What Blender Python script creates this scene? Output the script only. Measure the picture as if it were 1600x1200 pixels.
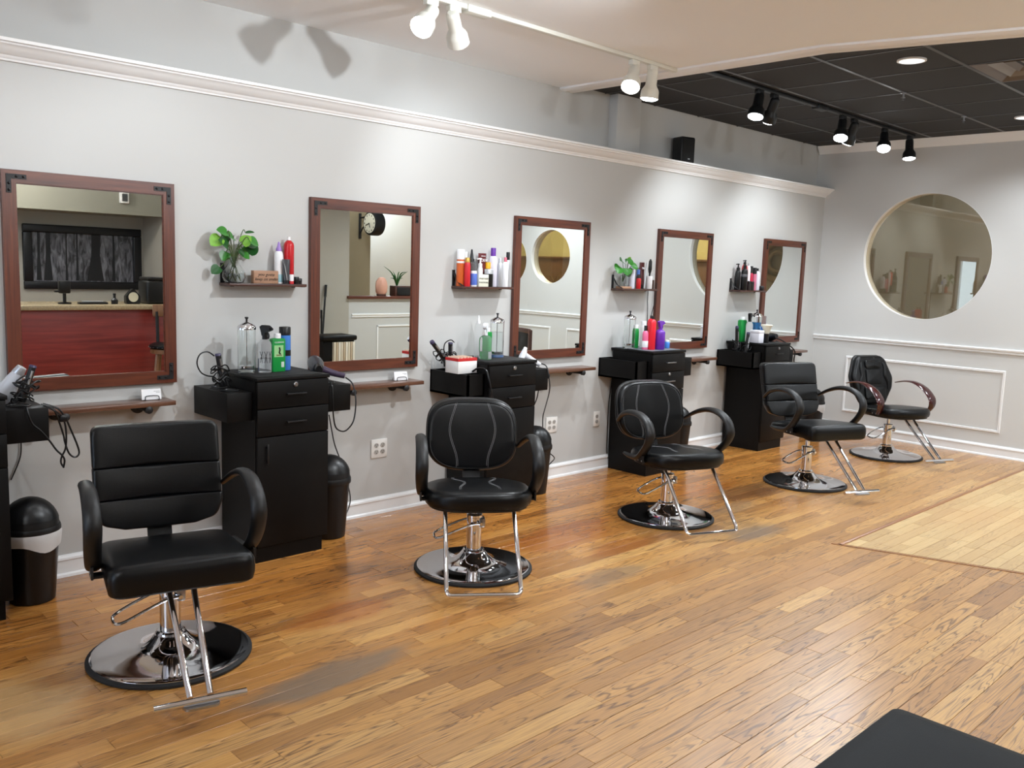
import bpy, bmesh, math, random
from mathutils import Vector, Matrix
random.seed(7)
for o in list(bpy.data.objects): bpy.data.objects.remove(o, do_unlink=True)
SC = bpy.context.scene
COL = SC.collection
PI = math.pi

# ------------------------------------------------------------------ camera
YAW, PITCH, ROLL = 0.7732, 0.1297, 0.0347
CAM = Vector((0.0, -4.3064, 1.5))
FPX = 1391.45
_f = Vector((math.sin(YAW)*math.cos(PITCH), math.cos(YAW)*math.cos(PITCH), -math.sin(PITCH)))
_r = Vector((math.cos(YAW), -math.sin(YAW), 0)); _u = _r.cross(_f)
RGT = _r*math.cos(ROLL)+_u*math.sin(ROLL); UPV = -_r*math.sin(ROLL)+_u*math.cos(ROLL)
cd = bpy.data.cameras.new('camera'); cd.sensor_width = 36; cd.lens = FPX/1600*36; cd.clip_start = .05
cam = bpy.data.objects.new('camera', cd); COL.objects.link(cam)
M = Matrix.Identity(4)
for i in range(3):
    M[i][0] = RGT[i]; M[i][1] = UPV[i]; M[i][2] = -_f[i]; M[i][3] = CAM[i]
cam.matrix_world = M
SC.camera = cam
SC.view_settings.view_transform = 'Standard'; SC.view_settings.look = 'None'
SC.view_settings.gamma = 1; SC.view_settings.use_curve_mapping = False
SC.view_settings.exposure = 0.34

# ------------------------------------------------------------------ world
w = bpy.data.worlds.new('world'); SC.world = w; w.use_nodes = True
w.node_tree.nodes['Background'].inputs[0].default_value = (.62, .78, 1, 1)
w.node_tree.nodes['Background'].inputs[1].default_value = 5.0

LCOL = (.89, .95, 1.0)          # cool white lamps
SPOT_W = 56.0

# ------------------------------------------------------------------ helpers
class G:
    """collects geometry for one mesh"""
    def __init__(s): s.v = []; s.f = []
    def add(s, vs, fs):
        n = len(s.v); s.v += [tuple(p) for p in vs]; s.f += [tuple(i+n for i in q) for q in fs]; return s
    def box(s, x0, x1, y0, y1, z0, z1):
        x0, x1 = min(x0, x1), max(x0, x1); y0, y1 = min(y0, y1), max(y0, y1); z0, z1 = min(z0, z1), max(z0, z1)
        return s.add([(x0,y0,z0),(x1,y0,z0),(x1,y1,z0),(x0,y1,z0),(x0,y0,z1),(x1,y0,z1),(x1,y1,z1),(x0,y1,z1)],
            [(0,3,2,1),(4,5,6,7),(0,1,5,4),(1,2,6,5),(2,3,7,6),(3,0,4,7)])
    def bbox(s, x0, x1, y0, y1, z0, z1, b=.004, seg=2):
        bm = bmesh.new(); bmesh.ops.create_cube(bm, size=1)
        for v in bm.verts:
            v.co = ((x0+x1)/2+v.co.x*abs(x1-x0), (y0+y1)/2+v.co.y*abs(y1-y0), (z0+z1)/2+v.co.z*abs(z1-z0))
        b = min(b, .49*min(abs(x1-x0), abs(y1-y0), abs(z1-z0)))
        bmesh.ops.bevel(bm, geom=bm.edges[:], offset=b, segments=seg, profile=.5, affect='EDGES')
        bm.verts.index_update()
        s.add([v.co[:] for v in bm.verts], [[v.index for v in f.verts] for f in bm.faces]); bm.free(); return s
    def loft(s, rings, cap0=True, cap1=True, closed=True):
        n = len(rings[0]); vs = [p for r in rings for p in r]; fs = []
        m = n if closed else n-1
        for k in range(len(rings)-1):
            for i in range(m):
                j = (i+1) % n
                fs.append((k*n+i, k*n+j, (k+1)*n+j, (k+1)*n+i))
        if cap0: fs.append(tuple(reversed(range(n))))
        if cap1: fs.append(tuple(range((len(rings)-1)*n, len(rings)*n)))
        return s.add(vs, fs)
    def lathe(s, prof, c=(0,0,0), n=24, sx=1, sy=1, mat=None, cap=True):
        rings = []
        for r, z in prof:
            rings.append([Vector((r*sx*math.cos(2*PI*i/n), r*sy*math.sin(2*PI*i/n), z)) for i in range(n)])
        if mat is not None: rings = [[mat @ p for p in r] for r in rings]
        c = Vector(c); rings = [[p+c for p in r] for r in rings]
        return s.loft(rings, cap, cap)
    def tube(s, path, r, n=8, closed=False, sub=1, flat=None):
        P = [Vector(p) for p in path]
        if sub > 1: P = smooth(P, sub, closed)
        rr = r if isinstance(r, (list, tuple)) else [r]*len(P)
        if len(rr) != len(P):
            m = len(rr); rr = [rr[min(m-1, int(i*(m-1)/(len(P)-1)))]+(rr[min(m-1, int(i*(m-1)/(len(P)-1))+1)]-rr[min(m-1, int(i*(m-1)/(len(P)-1)))])*((i*(m-1)/(len(P)-1)) % 1) for i in range(len(P))]
        rings = []; N = len(P); prev = None
        for i in range(N):
            a = P[(i-1) % N] if closed else P[max(i-1, 0)]; b = P[(i+1) % N] if closed else P[min(i+1, N-1)]
            t = (b-a); t = t.normalized() if t.length > 1e-9 else Vector((0,0,1))
            if flat is not None:
                u = Vector(flat[2])
                u = (u - t*u.dot(t)).normalized()
            elif prev is None:
                u = t.orthogonal().normalized()
            else:
                u = (prev - t*prev.dot(t)); u = u.normalized() if u.length > 1e-6 else t.orthogonal().normalized()
            prev = u; v = t.cross(u)
            k1, k2 = (flat[0], flat[1]) if flat is not None else (1, 1)
            rings.append([P[i]+(u*math.cos(2*PI*j/n)*k1+v*math.sin(2*PI*j/n)*k2)*rr[i] for j in range(n)])
        if closed: rings.append(rings[0]); return s.loft(rings, False, False)
        return s.loft(rings)
    def prism(s, poly, fn, d0, d1):
        """poly: list of (a,b); fn(a,b,d)->xyz"""
        n = len(poly)
        vs = [fn(a, b, d0) for a, b in poly]+[fn(a, b, d1) for a, b in poly]
        fs = [tuple(reversed(range(n))), tuple(range(n, 2*n))]+[(i, (i+1) % n, n+(i+1) % n, n+i) for i in range(n)]
        return s.add(vs, fs)
    def cushion(s, outl, t, r, crown, fn, steps=5, inner=(.9, .75, .5, .25), disp=None):
        """padded slab; outl: list of (u,v); thickness t; edge radius r; fn(u,v,w)->xyz with w in [0,t]"""
        n = len(outl); cu = sum(p[0] for p in outl)/n; cv = sum(p[1] for p in outl)/n
        def ring(ins, w, sc=1):
            R = []
            for a, b in outl:
                d = math.hypot(a-cu, b-cv); k = (1-ins/d)*sc
                R.append((cu+(a-cu)*k, cv+(b-cv)*k, w))
            return R
        rb = min(r, t*.5); rings = []
        for k in range(3):
            th = PI/2*k/2; rings.append(ring(rb*.6*(1-math.sin(th)), rb*.6*(1-math.cos(th))))
        for k in range(steps+1):
            th = PI/2*k/steps; rings.append(ring(r*(1-math.cos(th)), t-r+r*math.sin(th)))
        for q in inner: rings.append([(a, b, w_+crown*(1-q*q)) for a, b, w_ in ring(r, t, q)])
        rings.append([(cu+(a-cu)*.01, cv+(b-cv)*.01, t+crown) for a, b in outl])
        if disp: rings = [[(a, b, w_+(disp(a, b) if w_ > t*.6 else 0)) for a, b, w_ in R] for R in rings]
        return s.loft([[fn(*p) for p in R] for R in rings])

def smooth(P, sub, closed=False):
    out = []; N = len(P)
    for i in range(N if closed else N-1):
        p0 = P[(i-1) % N] if closed or i > 0 else P[0]; p1 = P[i]; p2 = P[(i+1) % N]; p3 = P[(i+2) % N] if closed or i+2 < N else P[N-1]
        for k in range(sub):
            t = k/sub
            out.append(.5*((2*p1)+(-p0+p2)*t+(2*p0-5*p1+4*p2-p3)*t*t+(-p0+3*p1-3*p2+p3)*t**3))
    if not closed: out.append(P[-1])
    return out
def round_poly(pts, rad, n=6):
    out = []; N = len(pts)
    for i in range(N):
        p = Vector(pts[i]); a = (Vector(pts[i-1])-p); b = (Vector(pts[(i+1) % N])-p)
        r = rad[i] if isinstance(rad, (list, tuple)) else rad
        la, lb = a.length, b.length; a.normalize(); b.normalize()
        d = min(r/max(math.tan(a.angle(b)/2), 1e-3), .49*la, .49*lb)
        p0 = p+a*d; p2 = p+b*d
        for k in range(n+1):
            t = k/n; out.append(tuple((1-t)**2*p0+2*t*(1-t)*p+t*t*p2))
    return out
def densify(pts, step):
    out = []
    for i in range(len(pts)):
        a = Vector(pts[i]); b = Vector(pts[(i+1) % len(pts)]); m = max(1, int((b-a).length/step))
        for k in range(m): out.append(tuple(a+(b-a)*(k/m)))
    return out

def obj(name, g, mat, parent=None, sm=True, ang=38, loc=None, label=None, kind=None):
    me = bpy.data.meshes.new(name); me.from_pydata(g.v, [], g.f); me.validate(); me.update()
    bm = bmesh.new(); bm.from_mesh(me); bmesh.ops.recalc_face_normals(bm, faces=bm.faces); bm.to_mesh(me); bm.free()
    if sm:
        me.polygons.foreach_set('use_smooth', [True]*len(me.polygons)); me.set_sharp_from_angle(angle=math.radians(ang))
    if mat: me.materials.append(mat)
    o = bpy.data.objects.new(name, me); COL.objects.link(o)
    if parent: o.parent = parent
    if loc: o.location = loc
    if label: o['label'] = label
    if kind: o['kind'] = kind
    return o
def thing(name, label, cat, loc=(0,0,0), rz=0, group=None):
    o = bpy.data.objects.new(name, None); o.empty_display_size = .05; COL.objects.link(o)
    o.location = loc; o.rotation_euler = (0, 0, rz); o['label'] = label; o['category'] = cat
    if group: o['group'] = group
    return o
def tag(o, label, cat, group=None):
    o['label'] = label; o['category'] = cat
    if group: o['group'] = group
    return o
def struct(o, label=None, cat=None):
    o['kind'] = 'structure'
    o['label'] = label or o.name.replace('_', ' ')+' of the salon'; o['category'] = cat or o.name.split('_')[0]
    return o
def copy_tree(o, parent=None):
    c = o.copy(); COL.objects.link(c); c.parent = parent
    for ch in o.children: copy_tree(ch, c)
    return c
def text(name, s, size, mat, parent, loc, rot=(PI/2, 0, 0), shear=0, ext=.0006, sx=1):
    cu = bpy.data.curves.new(name, 'FONT'); cu.body = s; cu.size = size; cu.align_x = 'CENTER'; cu.align_y = 'CENTER'; cu.extrude = ext; cu.shear = shear
    cu.resolution_u = 2
    t = bpy.data.objects.new(name+'_tmp', cu); COL.objects.link(t)
    me = bpy.data.meshes.new_from_object(t.evaluated_get(bpy.context.evaluated_depsgraph_get()))
    bpy.data.objects.remove(t, do_unlink=True)
    o = bpy.data.objects.new(name, me); me.materials.clear(); me.materials.append(mat); COL.objects.link(o)
    o.parent = parent; o.location = loc; o.rotation_euler = rot; o.scale = (sx, 1, 1)
    return o

# ------------------------------------------------------------------ materials
def srgb(r, g, b):
    f = lambda c: (c/255/12.92 if c/255 <= .04045 else ((c/255+.055)/1.055)**2.4)
    return (f(r), f(g), f(b), 1)
def pmat(name, col, rough=.5, metal=0, trans=0, ior=1.45, coat=0, bump=0, bscale=200, spec=None, emit=None, es=0, var=0, vscale=6):
    m = bpy.data.materials.new(name); m.use_nodes = True; nt = m.node_tree; p = nt.nodes['Principled BSDF']
    p.inputs['Base Color'].default_value = col; p.inputs['Roughness'].default_value = rough; p.inputs['Metallic'].default_value = metal
    p.inputs['Transmission Weight'].default_value = trans; p.inputs['IOR'].default_value = ior; p.inputs['Coat Weight'].default_value = coat
    if spec is not None: p.inputs['Specular IOR Level'].default_value = spec
    if emit: p.inputs['Emission Color'].default_value = emit; p.inputs['Emission Strength'].default_value = es
    tc = nt.nodes.new('ShaderNodeTexCoord')
    if var:
        nz = nt.nodes.new('ShaderNodeTexNoise'); nz.inputs['Scale'].default_value = vscale; nz.inputs['Detail'].default_value = 4
        nt.links.new(tc.outputs['Object'], nz.inputs['Vector'])
        mx = nt.nodes.new('ShaderNodeMix'); mx.data_type = 'RGBA'
        mx.inputs[6].default_value = tuple(max(0, c*(1-var)) for c in col[:3])+(1,); mx.inputs[7].default_value = tuple(min(1, c*(1+var)) for c in col[:3])+(1,)
        nt.links.new(nz.outputs['Fac'], mx.inputs[0]); nt.links.new(mx.outputs[2], p.inputs['Base Color'])
    if bump:
        nb = nt.nodes.new('ShaderNodeTexNoise'); nb.inputs['Scale'].default_value = bscale; nb.inputs['Detail'].default_value = 3
        nt.links.new(tc.outputs['Object'], nb.inputs['Vector'])
        b = nt.nodes.new('ShaderNodeBump'); b.inputs['Strength'].default_value = bump; b.inputs['Distance'].default_value = .002
        nt.links.new(nb.outputs['Fac'], b.inputs['Height']); nt.links.new(b.outputs['Normal'], p.inputs['Normal'])
    return m
_pc = {}
def plast(r, g, b, rough=.35):
    k = (r, g, b, rough)
    if k not in _pc: _pc[k] = pmat('plastic_%d_%d_%d' % (r, g, b), srgb(r, g, b), rough, var=.04, vscale=20)
    return _pc[k]
def wood(name, c1, c2, axis='Z', scale=1.0, rough=.35, coat=.2):
    m = bpy.data.materials.new(name); m.use_nodes = True; nt = m.node_tree; p = nt.nodes['Principled BSDF']; N = nt.nodes.new; L = nt.links.new
    tc = N('ShaderNodeTexCoord'); mp = N('ShaderNodeMapping')
    s = {'X': (1.2, 22, 22), 'Y': (22, 1.2, 22), 'Z': (22, 22, 1.2)}[axis]
    mp.inputs['Scale'].default_value = tuple(k*scale for k in s)
    nz = N('ShaderNodeTexNoise'); nz.inputs['Scale'].default_value = 2.2; nz.inputs['Detail'].default_value = 7; nz.inputs['Roughness'].default_value = .6; nz.inputs['Distortion'].default_value = .6
    cr = N('ShaderNodeValToRGB'); cr.color_ramp.elements[0].position = .3; cr.color_ramp.elements[1].position = .72
    cr.color_ramp.elements[0].color = c1; cr.color_ramp.elements[1].color = c2
    L(tc.outputs['Object'], mp.inputs['Vector']); L(mp.outputs['Vector'], nz.inputs['Vector']); L(nz.outputs['Fac'], cr.inputs['Fac']); L(cr.outputs['Color'], p.inputs['Base Color'])
    p.inputs['Roughness'].default_value = rough; p.inputs['Coat Weight'].default_value = coat; p.inputs['Coat Roughness'].default_value = .25
    return m

m_wall = pmat('wall_paint', srgb(192, 192, 190), .62, bump=.08, bscale=160)
m_endwall = pmat('end_wall_paint', srgb(208, 208, 206), .62, bump=.08, bscale=160)
m_trim = pmat('white_trim_paint', srgb(236, 236, 236), .32)
m_ceil = pmat('ceiling_paint', srgb(244, 246, 248), .8, bump=.1, bscale=120)
m_dtile = pmat('dark_ceiling_tile', srgb(46, 46, 48), .8, bump=.5, bscale=260, var=.12, vscale=30)
m_dgrid = pmat('dark_grid_metal', srgb(78, 80, 84), .35)
m_cherry_v = wood('cherry_wood_upright', srgb(66, 28, 17), srgb(106, 52, 31), 'Z', 1.2)
m_cherry_h = wood('cherry_wood_level', srgb(66, 28, 17), srgb(106, 52, 31), 'X', 1.2)
m_walnut = wood('dark_walnut', srgb(48, 26, 20), srgb(84, 50, 40), 'X', 1.5, .4)
m_ledge = wood('ledge_wood', srgb(74, 45, 32), srgb(114, 76, 56), 'X', 1.4, .3, .4)
m_black = pmat('black_laminate', srgb(9, 8, 8), .48, spec=.22, bump=.05, bscale=300, var=.15, vscale=12)
m_gap = pmat('black_shadow_gap', srgb(8, 8, 8), .8)
m_iron = pmat('black_iron', srgb(26, 26, 28), .5, bump=.15, bscale=200)
m_screw = pmat('dark_screw', srgb(40, 38, 38), .35, .8)
m_leather = pmat('black_vinyl', srgb(8, 9, 11), .31, spec=.32, bump=.2, bscale=420, var=.12, vscale=8)
m_arm = pmat('black_arm_plastic', srgb(13, 13, 15), .45, bump=.12, bscale=500)
m_rubber = pmat('black_rubber', srgb(24, 24, 25), .7)
m_chrome = pmat('chrome', srgb(222, 222, 226), .06, 1)
m_steel = pmat('brushed_steel', srgb(170, 170, 172), .3, 1)
m_stitch = pmat('pale_stitching', srgb(122, 122, 124), .7)
m_maho = wood('mahogany_arm', srgb(36, 9, 11), srgb(70, 18, 19), 'Y', 1, .15, .4)
m_mirror = pmat('mirror_silver', (.84, .87, .85, 1), .0, 1)
m_glass = pmat('clear_glass', (.96, .98, .97, 1), .0, 0, 1, 1.3)
m_water = pmat('clear_liquid', (.9, .93, .94, 1), .0, 0, 1, 1.2)
m_blueliq = pmat('blue_liquid', srgb(70, 150, 220), .1, 0, .5, 1.33)
m_clearpl = pmat('clear_plastic', (.95, .96, .97, 1), .06, 0, .92, 1.07)
m_white = plast(232, 232, 234); m_blk = plast(12, 12, 14); m_silv = pmat('silver_plastic', srgb(190, 192, 196), .3, .5)
m_leaf = pmat('leaf_green', srgb(52, 122, 40), .35, var=.3, vscale=9)
m_leaf2 = pmat('leaf_dark_green', srgb(32, 84, 34), .4, var=.3, vscale=9)
m_leaf3 = pmat('leaf_lime', srgb(122, 176, 62), .4, var=.2, vscale=9)
m_stem = pmat('stem_green', srgb(66, 84, 40), .5)
m_bag = pmat('white_bin_bag', srgb(205, 205, 205), .5, bump=.6, bscale=40)
m_kraft = wood('kraft_wood', srgb(150, 112, 88), srgb(176, 136, 108), 'X', 2, .6, 0)
m_plate = pmat('outlet_plastic', srgb(226, 224, 220), .4)
m_outhole = pmat('outlet_face', srgb(170, 166, 160), .5)
m_gold = pmat('gold_cap', srgb(205, 160, 80), .3, .7)
m_bulb = pmat('lamp_face', (1, 1, 1, 1), .3, emit=(.93, .97, 1, 1), es=14)
m_bulbdim = pmat('recessed_lens', (.9, .92, .95, 1), .3, emit=(.93, .97, 1, 1), es=1.1)
m_lampwhite = pmat('lamp_white_enamel', srgb(226, 226, 218), .3)
m_lampblack = pmat('lamp_black_enamel', srgb(24, 26, 28), .4)
m_granite = pmat('granite', srgb(170, 152, 122), .25, var=.5, vscale=60)
m_redwood = wood('red_desk_wood', srgb(112, 30, 28), srgb(156, 54, 48), 'X', .5, .35, .3)
m_mat = pmat('anti_fatigue_mat', srgb(26, 29, 32), .6, spec=.2, bump=.3, bscale=300)
# ------------------------------------------------------------------ floor
def floor_mat(name, ramp, stains, grain_dark, gloss):
    m = bpy.data.materials.new(name); m.use_nodes = True; nt = m.node_tree; p = nt.nodes['Principled BSDF']; N = nt.nodes.new; L = nt.links.new
    def val(v): n = N('ShaderNodeValue'); n.outputs[0].default_value = v; return n.outputs[0]
    def ma(op, a, b=None, c=None, clamp=False):
        n = N('ShaderNodeMath'); n.operation = op; n.use_clamp = clamp
        for i, q in enumerate((a, b, c)):
            if q is None: continue
            if isinstance(q, (int, float)): n.inputs[i].default_value = q
            else: L(q, n.inputs[i])
        return n.outputs[0]
    def mix(f, a, b, mode='MIX'):
        n = N('ShaderNodeMix'); n.data_type = 'RGBA'; n.blend_type = mode
        for i, q in ((0, f), (6, a), (7, b)):
            if isinstance(q, (int, float, tuple)): n.inputs[i].default_value = q
            else: L(q, n.inputs[i])
        return n.outputs[2]
    def comb(x, y, z):
        n = N('ShaderNodeCombineXYZ')
        for i, q in enumerate((x, y, z)):
            if isinstance(q, (int, float)): n.inputs[i].default_value = q
            else: L(q, n.inputs[i])
        return n.outputs[0]
    def noise(v, sc, det=3, rg=.5, dist=0):
        n = N('ShaderNodeTexNoise'); n.inputs['Scale'].default_value = sc; n.inputs['Detail'].default_value = det; n.inputs['Roughness'].default_value = rg; n.inputs['Distortion'].default_value = dist
        L(v, n.inputs['Vector']); return n.outputs['Fac']
    at = N('ShaderNodeAttribute'); at.attribute_name = 'rnd'; rnd = at.outputs['Fac']
    ge = N('ShaderNodeNewGeometry'); sp = N('ShaderNodeSeparateXYZ'); L(ge.outputs['Position'], sp.inputs[0]); X, Y, Z = sp.outputs
    gx = ma('MULTIPLY_ADD', rnd, 71.0, X); gy = ma('MULTIPLY_ADD', rnd, 33.0, Y)
    # board colour
    cr = N('ShaderNodeValToRGB'); e = cr.color_ramp.elements
    e[0].position = 0; e[0].color = ramp[0]; e[1].position = 1; e[1].color = ramp[-1]
    for i in range(1, len(ramp)-1):
        q = e.new(i/(len(ramp)-1)); q.color = ramp[i]
    L(rnd, cr.inputs['Fac']); col = cr.outputs['Color']
    # fine pores along the board
    fine = noise(comb(ma('MULTIPLY', gx, 5), ma('MULTIPLY', gy, 150), 0), 1, 4, .65)
    col = mix(ma('MULTIPLY', ma('SUBTRACT', fine, .42, clamp=True), 1.5*grain_dark), col, (col_d := srgb(96, 58, 28)), 'MIX')
    # cathedral grain: contour lines of a stretched noise
    n1 = noise(comb(ma('MULTIPLY', gx, 1.25), ma('MULTIPLY', gy, 17), 0), 1, 2.5, .5, .55)
    ln = ma('PINGPONG', ma('MULTIPLY', n1, 13), .5)
    msk = ma('SUBTRACT', 1, ma('MULTIPLY', ln, 5.2), clamp=True)
    n2 = noise(comb(ma('MULTIPLY', gx, 1.3), ma('MULTIPLY', gy, 6), 3.3), 1, 2)
    msk = ma('MULTIPLY', msk, ma('MULTIPLY', ma('SUBTRACT', n2, .34, clamp=True), 5, clamp=True))
    col = mix(ma('MULTIPLY', msk, .85*grain_dark), col, srgb(88, 56, 30))
    # broad tone drift
    n3 = noise(comb(ma('MULTIPLY', X, .9), ma('MULTIPLY', Y, 1.6), 0), 1, 3)
    col = mix(ma('MULTIPLY', ma('SUBTRACT', n3, .5, clamp=True), 1.6), col, srgb(182, 132, 76))
    rough = val(gloss)
    if stains:
        wob = noise(comb(ma('MULTIPLY', X, 2.2), ma('MULTIPLY', Y, 7), 0), 1, 5, .6)
        def patch(cx, cy, rx, ry, k, c, mode='MIX'):
            nonlocal col
            dx = ma('DIVIDE', ma('SUBTRACT', X, cx), rx); dy = ma('DIVIDE', ma('SUBTRACT', Y, cy), ry)
            d = ma('SQRT', ma('ADD', ma('MULTIPLY', dx, dx), ma('MULTIPLY', dy, dy)))
            f = ma('SUBTRACT', ma('ADD', 1.0, ma('MULTIPLY', ma('SUBTRACT', wob, .5), 1.8)), d, clamp=True)
            f = ma('MULTIPLY', ma('MULTIPLY', f, 2.2, clamp=True), k)
            col = mix(f, col, c, mode)
        # amber varnish that survives along the wall, worn paler in the walkway
        vy = ma('MULTIPLY', ma('ADD', ma('ADD', Y, 1.75), ma('MULTIPLY', ma('SUBTRACT', n3, .5), 1.6)), 1.1, clamp=True)
        col = mix(ma('MULTIPLY', vy, .75), col, srgb(250, 216, 166), 'MULTIPLY')
        for (cx, cy, rx, ry, k, c) in stains: patch(cx, cy, rx, ry, k, c)
        rough = ma('SUBTRACT', gloss, ma('MULTIPLY', vy, .16))
    L(col, p.inputs['Base Color'])
    rr = ma('ADD', rough, ma('MULTIPLY', ma('SUBTRACT', n2, .5), .12)); L(rr, p.inputs['Roughness'])
    p.inputs['Coat Weight'].default_value = .4; p.inputs['Coat Roughness'].default_value = .24
    if stains: L(ma('SUBTRACT', .26, ma('MULTIPLY', vy, .20)), p.inputs['Coat Roughness'])
    b = N('ShaderNodeBump'); b.inputs['Strength'].default_value = .35; b.inputs['Distance'].default_value = .0012
    L(ma('SUBTRACT', fine, ma('MULTIPLY', msk, .9)), b.inputs['Height']); L(b.outputs['Normal'], p.inputs['Normal'])
    return m
GREY = srgb(120, 104, 88); ORG = srgb(150, 82, 30); DRK = srgb(96, 60, 34)
STAINS = [(1.72, -1.66, .42, .13, .8, GREY), (4.62, -1.66, .30, .12, .75, GREY), (3.35, -1.62, .30, .10, .5, GREY), (5.05, -1.30, .35, .10, .4, GREY),
          (3.65, -1.00, .5, .2, .7, ORG), (2.05, -1.20, .28, .14, .55, ORG), (3.80, -1.35, .40, .10, .5, ORG), (5.25, -.85, .5, .18, .5, ORG), (5.5, -1.10, .45, .16, .7, DRK), (2.3, -.75, .3, .1, .4, DRK), (.78, -1.22, .22, .30, .6, srgb(206, 170, 120))]
m_oak = floor_mat('oak_boards', [srgb(158, 113, 62), srgb(186, 138, 79), srgb(202, 154, 90), srgb(172, 125, 70), srgb(212, 168, 104)], STAINS, 1.0, .36)
m_maple = floor_mat('maple_boards', [srgb(192, 158, 106), srgb(206, 174, 120), srgb(184, 150, 98), srgb(212, 182, 128)], None, .35, .40)
m_sub = pmat('subfloor', srgb(70, 42, 22), .8)

XE = 8.4238
floor = struct(obj('floor', G().box(-3.6, XE+.1, -8.6, .1, -.08, -.004), m_sub), 'worn oak strip floor of the salon', 'floor')
def clip(poly, a, b, c):      # keep a*x+b*y+c >= 0
    out = []
    for i in range(len(poly)):
        p, q = poly[i-1], poly[i]; dp = a*p[0]+b*p[1]+c; dq = a*q[0]+b*q[1]+c
        if (dp >= 0) != (dq >= 0):
            t = dp/(dp-dq); out.append((p[0]+(q[0]-p[0])*t, p[1]+(q[1]-p[1])*t))
        if dq >= 0: out.append(q)
    return out
# maple inset: x beyond the slanted line through (4.80,-2.10)-(5.13,-3.02), y below -2.10
LA, LB = .92, .33; LC = -(LA*4.80+LB*(-2.10))
def px(P):
    d = Vector(P)-CAM; zc = d.dot(_f)
    if zc < .2: return None
    return 800+FPX*d.dot(RGT)/zc, 600-FPX*d.dot(UPV)/zc
planks = []
PW = .0785; gap = .0013
row = 0; y = -.012
while y > -5.0:
    x = .2-random.random()*.7
    while x < XE-.02:
        ln = random.choice((.32, .45, .55, .7, .85, 1.0, 1.2)); x1 = min(x+ln, XE-.002)
        quad = [(x+gap/2, y-PW+gap/2), (x1-gap/2, y-PW+gap/2), (x1-gap/2, y-gap/2), (x+gap/2, y-gap/2)]
        if y-PW > -2.10: planks.append((quad, 0))
        else:
            a = clip(quad, -LA, -LB, -LC-.012) if y <= -2.09 else quad
            if len(a) > 2: planks.append((a, 0))
        x = x1
    y -= PW; row += 1
y = -2.125; MW = .0655
while y > -5.0:
    x = 4.5-random.random()*.5
    while x < XE-.02:
        x1 = min(x+random.choice((.25, .35, .5, .6, .8)), XE-.002)
        quad = clip([(x+gap/2, y-MW+gap/2), (x1-gap/2, y-MW+gap/2), (x1-gap/2, y-gap/2), (x+gap/2, y-gap/2)], LA, LB, LC-.02)
        if len(quad) > 2: planks.append((quad, 1))
        x = x1
    y -= MW
def area(poly):
    pp = [px((a, b, 0)) for a, b in poly]
    if any(q is None for q in pp): return 0
    cx = sum(q[0] for q in pp)/len(pp); cy = sum(q[1] for q in pp)/len(pp)
    if not (-60 < cx < 1660 and 560 < cy < 1260): return 0
    return abs(sum(pp[i-1][0]*pp[i][1]-pp[i][0]*pp[i-1][1] for i in range(len(pp))))/2
planks.sort(key=lambda q: -area(q[0]))
def plank_obj(name, lst, mat, kind=None):
    vs, fs, rn = [], [], []
    for poly, r in lst:
        n = len(poly); k = len(vs); dz = (r*7.3 % 1-.5)*.0006; bv = .0006
        cx = sum(p[0] for p in poly)/n; cy = sum(p[1] for p in poly)/n
        vs += [(a, b, -.004) for a, b in poly]+[(a, b, dz-.0008) for a, b in poly]+[(a+(bv if a < cx else -bv), b+(bv if b < cy else -bv), dz) for a, b in poly]
        for q in range(2): fs += [(k+q*n+i, k+q*n+(i+1) % n, k+q*n+n+(i+1) % n, k+q*n+n+i) for i in range(n)]
        fs.append(tuple(range(k+2*n, k+3*n))); rn += [r]*(3*n)
    me = bpy.data.meshes.new(name); me.from_pydata(vs, [], fs); me.update()
    a = me.attributes.new('rnd', 'FLOAT', 'POINT'); a.data.foreach_set('value', rn)
    me.materials.append(mat); o = bpy.data.objects.new(name, me); COL.objects.link(o); o.parent = floor
    if kind: o['kind'] = kind
    return o
near, rest = planks[:300], planks[300:]
for poly, k in near: plank_obj('maple_plank' if k else 'oak_plank', [(poly, random.random())], m_maple if k else m_oak)
plank_obj('oak_strip_flooring', [(p, random.random()) for p, k in rest if not k], m_oak, 'stuff')
plank_obj('maple_strip_flooring', [(p, random.random()) for p, k in rest if k], m_maple, 'stuff')
# boards nobody can tell apart: behind the camera and far side
plank_obj('outlying_flooring', [([(-3.6, -8.6), (.0, -8.6), (.0, -.012), (-3.6, -.012)], .4), ([(0, -8.6), (XE, -8.6), (XE, -5.02), (0, -5.02)], .6), ([(0, -5.02), (.2, -5.02), (.2, -.01), (0, -.01)], .5)], m_oak, 'stuff')
m_thresh = wood('threshold_wood', srgb(128, 82, 44), srgb(160, 108, 62), 'X', 1, .4, .2)
g = G(); d = Vector((.33, -.92, 0)).normalized(); nrm = Vector((.92, .33, 0)).normalized(); p0 = Vector((4.775, -2.07, 0)); p1 = p0+d*3.05
g.add([p0-nrm*.004, p1-nrm*.004, p1+nrm*.016, p0+nrm*.016, p0-nrm*.004+Vector((0,0,.003)), p1-nrm*.004+Vector((0,0,.003)), p1+nrm*.016+Vector((0,0,.003)), p0+nrm*.016+Vector((0,0,.003))],
      [(0,3,2,1),(4,5,6,7),(0,1,5,4),(1,2,6,5),(2,3,7,6),(3,0,4,7)])
obj('threshold_strip', g, m_thresh, floor)
obj('threshold_strip', G().bbox(4.79, XE, -2.122, -2.096, -.003, .003, .002), m_thresh, floor)

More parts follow.
